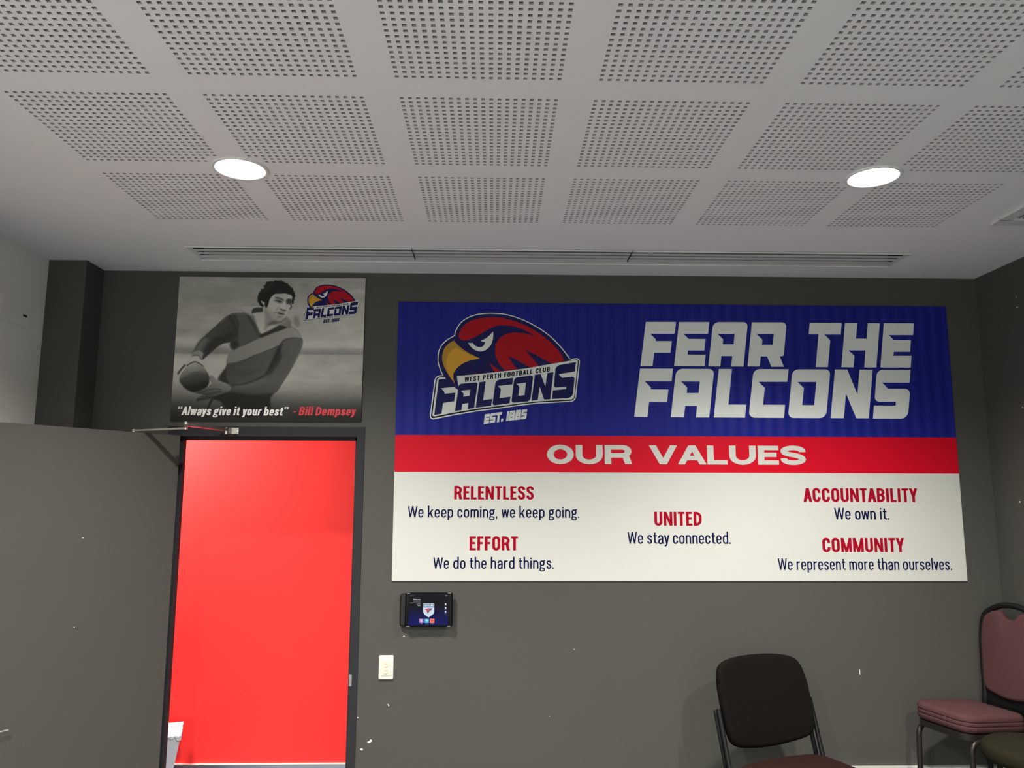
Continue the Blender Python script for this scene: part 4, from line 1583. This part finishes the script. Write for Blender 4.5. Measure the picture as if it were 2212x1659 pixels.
vent = thing('ceiling_vent', (2.41, 3.06, ZC), label='white square louvred air grille in the ceiling, cut by the right edge', cat='air vent')
b = MB()
GX0, GX1, GY0, GY1 = 2.212, 2.610, 2.850, 3.2577
for (x0, x1, y0, y1) in ((GX0, GX1, GY0, VSY0 + .004), (GX0, GX1, VSY1 - .004, GY1), (GX0, VSX0 + .004, VSY0, VSY1), (VSX1 - .004, GX1, VSY0, VSY1)):
    b.box(x0, x1, y0, y1, ZC - .012, ZC - .0003)
b.build('frame', M_GRILLE, vent)
b = MB()
b.box(VSX0, VSX1, VSY0, VSY1, ZC + .04, ZC + .05)
b.build('duct_back', M_BLACKVOID, vent)
for k in range(14):
    x = VSX0 + .012 + k * .0212
    b = MB()
    b.add([(x, VSY0, ZC - .008), (x + .012, VSY0, ZC + .012), (x + .0135, VSY0, ZC + .011), (x + .0015, VSY0, ZC - .009),
           (x, VSY1, ZC - .008), (x + .012, VSY1, ZC + .012), (x + .0135, VSY1, ZC + .011), (x + .0015, VSY1, ZC - .009)],
          [(0, 1, 2, 3), (7, 6, 5, 4), (0, 4, 5, 1), (1, 5, 6, 2), (2, 6, 7, 3), (3, 7, 4, 0)])
    b.build('louvre', M_GRILLE, vent)

# ================================================================== WALL FITTINGS
# pale unit high on the left wall
wu = thing('wall_unit', (XL, 3.4, 2.52), label='pale boxy unit high on the left wall, cut by the left edge of the picture', cat='wall unit')
b = MB()
b.box(XL, XL + .005, 3.06, on_x(62, 660, XL).y, on_x(62, 711, XL).z, on_x(62, 640, XL).z)
b.build('back_panel', M_WHITEWALL, wu)
b = MB()
b.box(XL + .005, XL + .085, 3.02, on_x(5, 657, XL + .085).y, on_x(2, 681, XL + .085).z, on_x(5, 634, XL + .085).z)
b.build('housing', mat('off_white_casing', (.74, .73, .69), .4, var=.03), wu)
b = MB()
c = on_x(54, 682, XL + .005)
b.box(XL + .005, XL + .0065, c.y - .016, c.y + .016, c.z - .006, c.z + .004)
b.build('indicator_slot', M_BLACKP, wu)

# tablet in a black wall cradle
VT = (850, 1260, 150 / 2074)
YT = D - .046


def tab(P, Y=YT):
    return wall_xz(px(VT, P), Y)


tb = thing('wall_tablet', (-.34, D, CAMH - .6), label='black tablet in a wall cradle showing a club welcome screen, under the banner', cat='tablet')
mb0 = wall_xz([(864, 1283)], D - .030)[0]
mb1 = wall_xz([(966, 1353.5)], D - .030)[0]
b = MB()
b.rbox(mb0[0], mb1[0], D - .032, D - .0002, mb1[1], mb0[1], .014)
b.build('cradle', M_BLACKP, tb)
t0, t1 = tab([(352, 280)])[0], tab([(1757, 1305)])[0]
b = MB()
b.rbox(t0[0], t1[0], YT, D - .030, t1[1], t0[1], .010, 5)
tbody = b.build('tablet_body', M_GLOSSB, tb)
for (P, sx, sz) in (((400, 300), 1, -1), ((1720, 292), -1, -1), ((385, 1288), 1, 1), ((1700, 1285), -1, 1)):
    c = tab([P])[0]
    b = MB()
    b.box(min(c[0], c[0] + sx * .016), max(c[0], c[0] + sx * .016), YT - .0015, YT + .002, c[1] - .0016, c[1] + .0016)
    b.build('corner_clip', mat('grey_clip', (.22, .21, .2), .4, var=.05), tb)
scr0, scr1 = tab([(465, 320)])[0], tab([(1620, 1245)])[0]
ms = bpy.data.materials.new('screen_wallpaper')
ms.use_nodes = True
nt = ms.node_tree
bs = nt.nodes['Principled BSDF']
bs.inputs['Base Color'].default_value = (.004, .004, .006, 1)
bs.inputs['Roughness'].default_value = .12
bs.inputs['Specular IOR Level'].default_value = .08
gtc = nt.nodes.new('ShaderNodeTexCoord')
sp = nt.nodes.new('ShaderNodeSeparateXYZ')
mr = nt.nodes.new('ShaderNodeMapRange')
rmp = nt.nodes.new('ShaderNodeValToRGB')
rmp.color_ramp.elements[0].color = (.003, .006, .11, 1)
rmp.color_ramp.elements[1].color = (.0015, .0015, .003, 1)
rmp.color_ramp.elements[1].position = .62
nt.links.new(gtc.outputs['Generated'], sp.inputs[0])
nt.links.new(sp.outputs['Z'], mr.inputs['Value'])
nt.links.new(mr.outputs['Result'], rmp.inputs['Fac'])
nt.links.new(rmp.outputs['Color'], bs.inputs['Emission Color'])
bs.inputs['Emission Strength'].default_value = 1.0
b = MB()
b.add([(scr0[0], YT - .0004, scr1[1]), (scr1[0], YT - .0004, scr1[1]), (scr1[0], YT - .0004, scr0[1]), (scr0[0], YT - .0004, scr0[1])], [(0, 1, 2, 3)])
screen = b.build('screen', ms, tb)


def glow(name, col, s_=1.0):
    return mat('screen_' + name, (.01, .01, .01), .3, emit=col, estr=s_, var=0)


G_WHITE, G_BLUE, G_RED, G_NAVY = glow('white', (.62, .70, .78)), glow('blue', (.045, .12, .33)), glow('red', (.50, .03, .10)), glow('navy', (.02, .015, .06))
G_PURPLE, G_LILAC, G_CYAN, G_PALE = glow('purple', (.30, .14, .42)), glow('lilac', (.72, .52, .85)), glow('cyan', (.02, .30, .66)), glow('pale_cyan', (.35, .80, .95))
G_ORANGE, G_DKRED, G_GREY = glow('coral', (.85, .16, .12)), glow('dark_red', (.42, .03, .02)), glow('grey', (.20, .20, .22))


def scr(name, loops, matl, lvl=1):
    b = MB()
    for L in loops:
        b.poly([tab(l) for l in L], lambda x, z: (x, YT - .0004 - .0002 * lvl, z))
    return b.build(name, matl, screen)


scr('club_shield', [[fillet([(892, 605, 12), (1218, 605, 12), (1216, 900, 60), (1045, 1022), (890, 905, 60)])]], G_WHITE, 1)
scr('shield_band', [[[(900, 622), (1208, 622), (1206, 722), (900, 724)]]], G_BLUE, 2)
g, tw = text_polys('FALCONS', .30, 1, .17)
b = MB()
for q in g:
    P = tab([(922 + p[0] * 272 / tw, 693 - p[1] * 58) for p in q])
    b.add([(x, YT - .001 - q[0][2], z) for x, z in P], [tuple(range(len(P)))])
b.build('shield_lettering', G_WHITE, screen)
scr('shield_bird', [[smooth_closed([(925, 765), (985, 758), (1040, 745), (1090, 770), (1085, 810), (1060, 850), (1030, 880), (1000, 860), (985, 810)], 4)]], G_RED, 2)
scr('shield_bird_wing', [[[(1040, 745), (1178, 752), (1140, 790), (1090, 812), (1060, 860), (1030, 885), (1055, 940), (1005, 880), (1045, 850), (1085, 790)]]], G_NAVY, 3)
for nm, x0, mc, mi_ in (('app_tile', 762, G_PURPLE, G_LILAC), ('app_tile', 925, G_CYAN, G_PALE), ('app_tile', 1087, G_ORANGE, G_DKRED)):
    ti = scr(nm, [[fillet([(x0, 1060, 10), (x0 + 136, 1060, 10), (x0 + 136, 1186, 10), (x0, 1186, 10)])]], mc, 1)
    if mc is G_PURPLE:
        L = [[[(x0 + 30, 1075), (x0 + 106, 1075), (x0 + 106, 1130), (x0 + 30, 1130)]], [[(x0 + 28, 1165), (x0 + 45, 1135), (x0 + 92, 1135), (x0 + 110, 1165)]]]
    elif mc is G_CYAN:
        L = [[smooth_closed([(x0 + 22, 1100), (x0 + 68, 1078), (x0 + 114, 1100), (x0 + 80, 1130), (x0 + 72, 1170), (x0 + 62, 1170), (x0 + 56, 1130)], 4)]]
    else:
        L = [[[(x0 + 38, 1105), (x0 + 98, 1105), (x0 + 98, 1135), (x0 + 38, 1135)]]]
    scr('tile_symbol', L, mi_, 2)
scr('tile_caption', [[[(812, 1202), (862, 1202), (862, 1214), (812, 1214)]], [[(955, 1205), (1028, 1205), (1028, 1220), (955, 1220)]], [[(1120, 1202), (1196, 1202), (1196, 1213), (1120, 1213)]]], G_GREY, 1)
g, tw = text_polys('Welcome', .2, 1.25, .09)
b = MB()
for q in g:
    P = tab([(588 + p[0] * 218 / tw, 504 - p[1] * 40) for p in q])
    b.add([(x, YT - .0006 - q[0][2], z) for x, z in P], [tuple(range(len(P)))])
b.build('welcome_lettering', G_WHITE, screen)
scr('text_rows', [[[(590, 535), (806, 535), (806, 549), (590, 549)]], [[(487, 578), (806, 578), (806, 592), (487, 592)]], [[(690, 613), (804, 613), (804, 628), (690, 628)]],
                  [[(716, 654), (804, 654), (804, 682), (716, 682)]]], G_GREY, 1)
scr('status_text', [[[(497, 366), (625, 366), (625, 380), (497, 380)]]], G_GREY, 1)
scr('status_text', [[[(1540, 355), (1608, 355), (1608, 374), (1540, 374)]]], G_GREY, 1)
for k, (cx_, cz_) in enumerate(((1557, 622), (1557, 737), (1555, 852))):
    scr('round_button', [[arc(cx_, cz_, 25 - 2 * (k == 1), 25 - 4 * (k == 2), 0, 345, 18)]], G_WHITE, 1)
    scr('button_caption', [[[(cx_ - 22, cz_ + 44), (cx_ + 22, cz_ + 44), (cx_ + 22, cz_ + 56), (cx_ - 22, cz_ + 56)]]], G_GREY, 1)

# two-gang light switch
sw = thing('light_switch', (-.54, D, .8), label='cream two-gang light switch plate beside the door, under the tablet', cat='light switch')
YS = D - .011
s0, s1 = wall_xz([(818.6, 1416.3)], YS)[0], wall_xz([(849, 1467.8)], YS)[0]
b = MB()
b.rbox(s0[0], s1[0], YS, D - .0002, s1[1], s0[1], .006, 5)
pl = b.build('plate', M_CREAMP, sw)
wS, hS = s1[0] - s0[0], s0[1] - s1[1]
b = MB()
b.rbox(s0[0] + wS * .16, s1[0] - wS * .15, YS - .0025, YS - .0001, s1[1] + hS * .16, s0[1] - hS * .20, .004, 4)
b.build('insert', mat('cream_plastic_insert', (.72, .67, .55), .35, var=.02), pl)
for fz in (.615, .335):
    cx_, cz_ = s0[0] + wS * .505, s1[1] + hS * fz
    b = MB()
    b.rbox(cx_ - wS * .13, cx_ + wS * .13, YS - .0055, YS - .0025, cz_ - hS * .095, cz_ + hS * .095, .008, 6)
    rk = b.build('rocker', mat('cream_rocker', (.74, .69, .58), .3, var=.02), sw)
    b = MB()
    b.rbox(cx_ - wS * .10, cx_ + wS * .10, YS - .0062, YS - .0055, cz_ + hS * .015, cz_ + hS * .08, .004, 4)
    b.build('neon_indicator', mat('neon_pink', (.8, .4, .34), .3, emit=(1, .25, .18), estr=.35), rk)

# ================================================================== WASTE BIN in the corridor
ZBIN = .35
ba, bf = on_z(395, 1560, ZBIN), on_z(390, 1590, ZBIN)
e2 = Vector((bf.x - ba.x, bf.y - ba.y, 0))
dep = e2.length
e2.normalize()
e1 = Vector((e2.y, -e2.x, 0))                                   # along the bin's width, to the left
if e1.x > 0:
    e1 = -e1
WID = .36
bn = thing('waste_bin', (ba.x + e1.x * .18 + e2.x * dep / 2, ba.y + e1.y * .18 + e2.y * dep / 2, 0),
           label='grey tapered bin with crinkled white liner in the red corridor', cat='bin')


def bin_ring(z, tp):
    i1, i2 = .055 * tp, .04 * tp
    P = [ba + e1 * i1 + e2 * i2, ba + e1 * (WID - i1) + e2 * i2, ba + e1 * (WID - i1) + e2 * (dep - i2), ba + e1 * i1 + e2 * (dep - i2)]
    return [(p.x, p.y, z) for p in P]


b = MB()
r0, r1, r2, r3 = bin_ring(0, 1), bin_ring(ZBIN - .004, .0), bin_ring(ZBIN - .004, .12), bin_ring(.02, 1.1)
v = r0 + r1 + r2 + r3
f = [(3, 2, 1, 0)]
for k in range(3):
    for i in range(4):
        j = (i + 1) % 4
        f.append((k * 4 + i, k * 4 + j, k * 4 + 4 + j, k * 4 + 4 + i))
f.append((12, 13, 14, 15))
b.add(v, f)
b.build('bin_body', M_BIN, bn)
# crumpled liner: hangs inside and folds over the rim
b = MB()
N = 22
rows = []
rnd = random.Random(5)
prof = [(-.003, ZBIN - .012), (-.004, ZBIN - .004), (-.003, ZBIN + .003), (.004, ZBIN + .003), (.018, ZBIN - .012), (.032, ZBIN - .028), (.05, ZBIN - .03), (.07, ZBIN - .045), (.09, ZBIN - .042), (.11, ZBIN - .06), (.13, ZBIN - .055), (.16, ZBIN - .075)]
for (i_, z) in prof:
    row = []
    cs = [ba + e1 * i_ + e2 * i_ * .8, ba + e1 * (WID - i_) + e2 * i_ * .8, ba + e1 * (WID - i_) + e2 * (dep - i_ * .8), ba + e1 * i_ + e2 * (dep - i_ * .8)]
    for s_ in range(4):
        for k in range(N):
            p = cs[s_].lerp(cs[(s_ + 1) % 4], k / N)
            row.append((p.x + rnd.uniform(-.003, .003), p.y + rnd.uniform(-.003, .003), z + rnd.uniform(-.018, .018) * (0 if abs(z - ZBIN) < .007 else 1)))
    rows.append(row)
M_ = 4 * N
vv = [p for r in rows for p in r]
ff = [(k * M_ + i, k * M_ + (i + 1) % M_, (k + 1) * M_ + (i + 1) % M_, (k + 1) * M_ + i) for k in range(len(rows) - 1) for i in range(M_)]
cen_ = ba + e1 * WID / 2 + e2 * dep / 2
vv.append((cen_.x, cen_.y, ZBIN - .08))
ff += [((len(rows) - 1) * M_ + i, (len(rows) - 1) * M_ + (i + 1) % M_, len(vv) - 1) for i in range(M_)]
b.add(vv, ff)
b.build('liner', M_BAG, bn)


# ================================================================== CHAIRS
def cushion(mb, outline, th, edge=.02, crown=.012, fn=None, rings=5, piping=0):
    """padded slab: outline in (u, v), thickness along w, rounded edges and a slightly crowned face"""
    n = len(outline)
    cu = sum(p[0] for p in outline) / n
    cv = sum(p[1] for p in outline) / n
    prof = []
    for k in range(rings + 1):
        a = math.pi / 2 * k / rings
        prof.append((edge * (1 - math.sin(a)), -edge * (1 - 0) + edge * (1 - math.cos(a)) - th / 2 + edge if False else 0))
    lv = []
    for k in range(rings + 1):                                   # back edge round
        a = math.pi / 2 * k / rings
        lv.append((edge * (1 - math.sin(a)), -th / 2 + edge * (1 - math.cos(a))))
    if piping:
        for q in range(piping):
            z = -th / 2 + edge + (th - 2 * edge) * (q + .5) / piping
            lv += [(0, z - .005), (.0035, z - .0015), (.0035, z + .0015), (0, z + .005)]
    for k in range(rings + 1):
        a = math.pi / 2 * (1 - k / rings)
        lv.append((edge * (1 - math.sin(a)), th / 2 - edge * (1 - math.cos(a))))
    maxr = max(math.hypot(p[0] - cu, p[1] - cv) for p in outline)
    V = []
    for d, z in lv:
        for p in inset(outline, d) if d > 1e-6 else outline:
            V.append((p[0], p[1], z))
    m_ = len(lv)
    F = [(k * n + i, k * n + (i + 1) % n, (k + 1) * n + (i + 1) % n, (k + 1) * n + i) for k in range(m_ - 1) for i in range(n)]
    base = V[-n:]
    fr_ = (.82, .6, .35)
    for s_ in fr_:
        V += [(cu + (p[0] - cu) * s_, cv + (p[1] - cv) * s_, th / 2 + crown * (1 - s_ ** 2)) for p in base]
    for q in range(len(fr_)):
        k = m_ - 1 + q
        F += [(k * n + i, k * n + (i + 1) % n, (k + 1) * n + (i + 1) % n, (k + 1) * n + i) for i in range(n)]
    V.append((cu, cv, th / 2 + crown))
    k = m_ - 1 + len(fr_)
    F += [(k * n + i, k * n + (i + 1) % n, len(V) - 1) for i in range(n)]
    F.append(tuple(reversed(range(n))))
    mb.add([fn(*p) for p in V] if fn else V, F)


def bend(P, r, n=6):
    """polyline with rounded corners"""
    out = [Vector(P[0])]
    for i in range(1, len(P) - 1):
        a, b_, c = Vector(P[i - 1]), Vector(P[i]), Vector(P[i + 1])
        d1, d2 = (a - b_), (c - b_)
        q = min(r, d1.length * .45, d2.length * .45)
        s_, e_ = b_ + d1.normalized() * q, b_ + d2.normalized() * q
        for k in range(n + 1):
            t = k / n
            out.append(s_ * (1 - t) ** 2 + b_ * 2 * t * (1 - t) + e_ * t * t)
    out.append(Vector(P[-1]))
    return out


# ---- black visitor chair in front of the wall
PH1 = math.radians(22)
REC = math.radians(15)
c1 = on_y(1664, 1612, 3.73)                                     # foot of the backrest
Z1 = c1.z


def frame1(x, y, z):
    return Vector((c1.x + x * math.cos(PH1) - y * math.sin(PH1), c1.y + x * math.sin(PH1) + y * math.cos(PH1), z))


def back1(u, v, w_):
    """point of the reclined back plane: u sideways, v up the back, w out towards the sitter"""
    cv_ = .035 * (u / .25) ** 2                                  # gentle wrap
    return frame1(u, v * math.sin(REC) - (w_ + cv_) * math.cos(REC), Z1 + v * math.cos(REC) - (w_ + cv_) * math.sin(REC) * -1)


ch1 = thing('visitor_chair', (c1.x, c1.y, 0), PH1, label='black upholstered visitor chair with a rounded backrest, against the back wall under the banner', cat='chair', group='chairs along the wall')
b = MB()
OUT1 = smooth_closed([(-.205, .022), (-.11, .006), (0, 0), (.11, .006), (.205, .022), (.245, .065), (.256, .19), (.252, .29), (.225, .362), (.14, .393), (0, .402), (-.14, .393), (-.225, .362), (-.252, .29), (-.256, .19), (-.245, .065)], 4)
cushion(b, OUT1, .05, .02, .012, back1)
b.build('backrest', M_BLKFAB, ch1, smooth=True)
SZ1 = .525
b = MB()
OUTS = smooth_closed([(-.20, -.04), (-.10, -.022), (0, -.015), (.10, -.022), (.20, -.04), (.245, -.10), (.25, -.25), (.24, -.42), (.17, -.475), (0, -.485), (-.17, -.475), (-.24, -.42), (-.25, -.25), (-.245, -.10)], 4)
cushion(b, OUTS, .06, .022, .012, lambda u, v, w_: frame1(u, v, SZ1 - .03 + w_))
b.build('seat', M_RUST, ch1, smooth=True)
for sx in (-1, 1):
    b = MB()
    u = .268 * sx
    topf = back1(u, .185, -.012)
    lowf = back1(u, -.06, -.012)
    b.tube([topf, lowf, frame1(u, -.10, SZ1 - .14), frame1(u * .98, -.44, SZ1 - .09), frame1(u * 1.0, -.47, 0)], .0105, 12)
    b.build('leg', M_TUBE, ch1, smooth=True)
    b = MB()
    u2 = .262 * sx
    topb = back1(u2, .18, -.044)
    lowb = back1(u2, -.06, -.044)
    b.tube([topb, lowb, frame1(u2, .02, SZ1 - .10), frame1(u2 * 1.02, .10, 0)], .0105, 12)
    b.build('leg', M_TUBE, ch1, smooth=True)
    b = MB()
    b.tube([back1(u, .10, -.028), back1(u - .035 * sx, .10, -.015)], .007, 10)
    b.build('back_bracket', M_TUBE, ch1, smooth=True)
b = MB()
b.tube([frame1(-.255, -.12, SZ1 - .075), frame1(.255, -.12, SZ1 - .075)], .009, 10)
b.tube([frame1(-.255, -.40, SZ1 - .075), frame1(.255, -.40, SZ1 - .075)], .009, 10)
b.build('stretcher', M_TUBE, ch1, smooth=True)

# ---- mauve banquet chair in the right corner
PH2 = math.atan2(-.962, .272)
C2 = Vector((2.318, 3.868, 0))


def frame2(x, y, z):
    return Vector((C2.x + x * math.cos(PH2) - y * math.sin(PH2), C2.y + x * math.sin(PH2) + y * math.cos(PH2), z))


ch2 = thing('banquet_chair', C2, PH2, label='mauve fabric banquet chair with arched back in the right corner', cat='chair', group='chairs along the wall')
SZ2 = .700
b = MB()
OUT2 = fillet([(-.165, -.205, .07), (.165, -.205, .07), (.160, .17, .05), (-.172, .17, .05)], 6)
OUT2 = [q for i, p in enumerate(OUT2) for q in (p, ((p[0] + OUT2[(i + 1) % len(OUT2)][0]) / 2, (p[1] + OUT2[(i + 1) % len(OUT2)][1]) / 2))]
cushion(b, OUT2, .082, .022, .016, lambda u, v, w_: frame2(u, v, SZ2 - .041 + w_ - .012 * (v / .2)), piping=2)
b.build('seat', M_MAROON, ch2, smooth=True)
b = MB()
ring = inset(OUT2, .006)
n = len(ring)
V = [frame2(p[0], p[1], SZ2 - z - .012 * (p[1] / .2)) for z in (.083, .112) for p in ring] + [frame2(p[0], p[1], SZ2 - .112 - .012 * (p[1] / .2)) for p in inset(OUT2, .03)]
b.add(V, [(k * n + i, k * n + (i + 1) % n, (k + 1) * n + (i + 1) % n, (k + 1) * n + i) for k in range(2) for i in range(n)] + [tuple(range(n))])
b.build('seat_frame', M_BRONZE, ch2, smooth=True)
REC2 = math.radians(6)


def back2(u, v, w_):
    return frame2(u * .84, .258 + v * math.sin(REC2) - w_ * math.cos(REC2), SZ2 + .0 + v * math.cos(REC2) + w_ * math.sin(REC2))


b = MB()
OUTB = smooth_closed([(-.168, .05), (-.09, .02), (0, .01), (.09, .02), (.168, .05), (.182, .16), (.190, .30), (.172, .392), (.11, .428), (.062, .428), (.035, .402), (0, .396), (-.035, .402), (-.062, .428), (-.11, .428), (-.172, .392), (-.190, .30), (-.182, .16)], 4)
cushion(b, OUTB, .045, .018, .010, back2)
b.build('backrest', M_MAROON, ch2, smooth=True)
b = MB()
hoop = [(-.182, -.10), (-.184, .04), (-.196, .16), (-.204, .30), (-.188, .392), (-.14, .432), (-.07, .458), (0, .465), (.07, .458), (.14, .432), (.188, .392), (.204, .30), (.196, .16), (.184, .04), (.182, -.10)]
b.tube([back2(p[0], p[1], -.004) for p in smooth_open(hoop, 5)], .0145, 12)
b.build('back_frame', M_TUBE, ch2, smooth=True)
b = MB()
OUTP = smooth_closed([(-.17, -.02), (0, -.03), (.17, -.02), (.18, .10), (.10, .06), (0, .05), (-.10, .06), (-.18, .10)], 4)
cushion(b, OUTP, .02, .006, .002, lambda u, v, w_: back2(u, v, w_ - .012))
b.build('back_apron', M_TUBE, ch2, smooth=True)
for sx in (-1, 1):
    b = MB()
    zr = SZ2 - .104
    b.tube(bend([frame2(.162 * sx, -.19, 0), frame2(.152 * sx, -.175, zr), frame2(.160 * sx, .235, zr - .01)], .055, 8), .0125, 12)
    b.build('leg', M_BRONZE, ch2, smooth=True)
    b = MB()
    b.tube(bend([back2(.182 * sx, -.09, -.004), frame2(.153 * sx, .25, SZ2 - .2), frame2(.155 * sx, .285, 0)], .1, 6), .0125, 12)
    b.build('leg', M_BRONZE, ch2, smooth=True)

# ---- low stool with a dark domed seat, pushed in beneath the banquet chair's rail
C3 = Vector((2.312, 3.425, 0))
SZ3 = .660
st = thing('padded_stool', C3, 0, label='dark olive domed stool seat at the right edge, in front of the mauve chair legs', cat='stool')
b = MB()
OUT3 = [(C3.x + .20 * math.cos(2 * math.pi * k / 40), C3.y + .20 * math.sin(2 * math.pi * k / 40)) for k in range(40)]
cushion(b, OUT3, .075, .03, .02, lambda u, v, w_: Vector((u, v, SZ3 - .037 + w_)))
b.build('seat', M_OLIVE, st, smooth=True)
for a in (45, 135, 225, 315):
    b = MB()
    ca, sa = math.cos(math.radians(a)), math.sin(math.radians(a))
    b.tube([C3 + Vector((ca * .13, sa * .13, SZ3 - .07)), C3 + Vector((ca * .18, sa * .18, 0))], .011, 12)
    b.build('leg', M_TUBE, st, smooth=True)
b = MB()
b.lathe([(.15, -.012), (.155, 0), (.15, .012), (.145, 0), (.15, -.012)], (C3.x, C3.y, .22), 40)
b.build('foot_ring', M_TUBE, st, smooth=True)
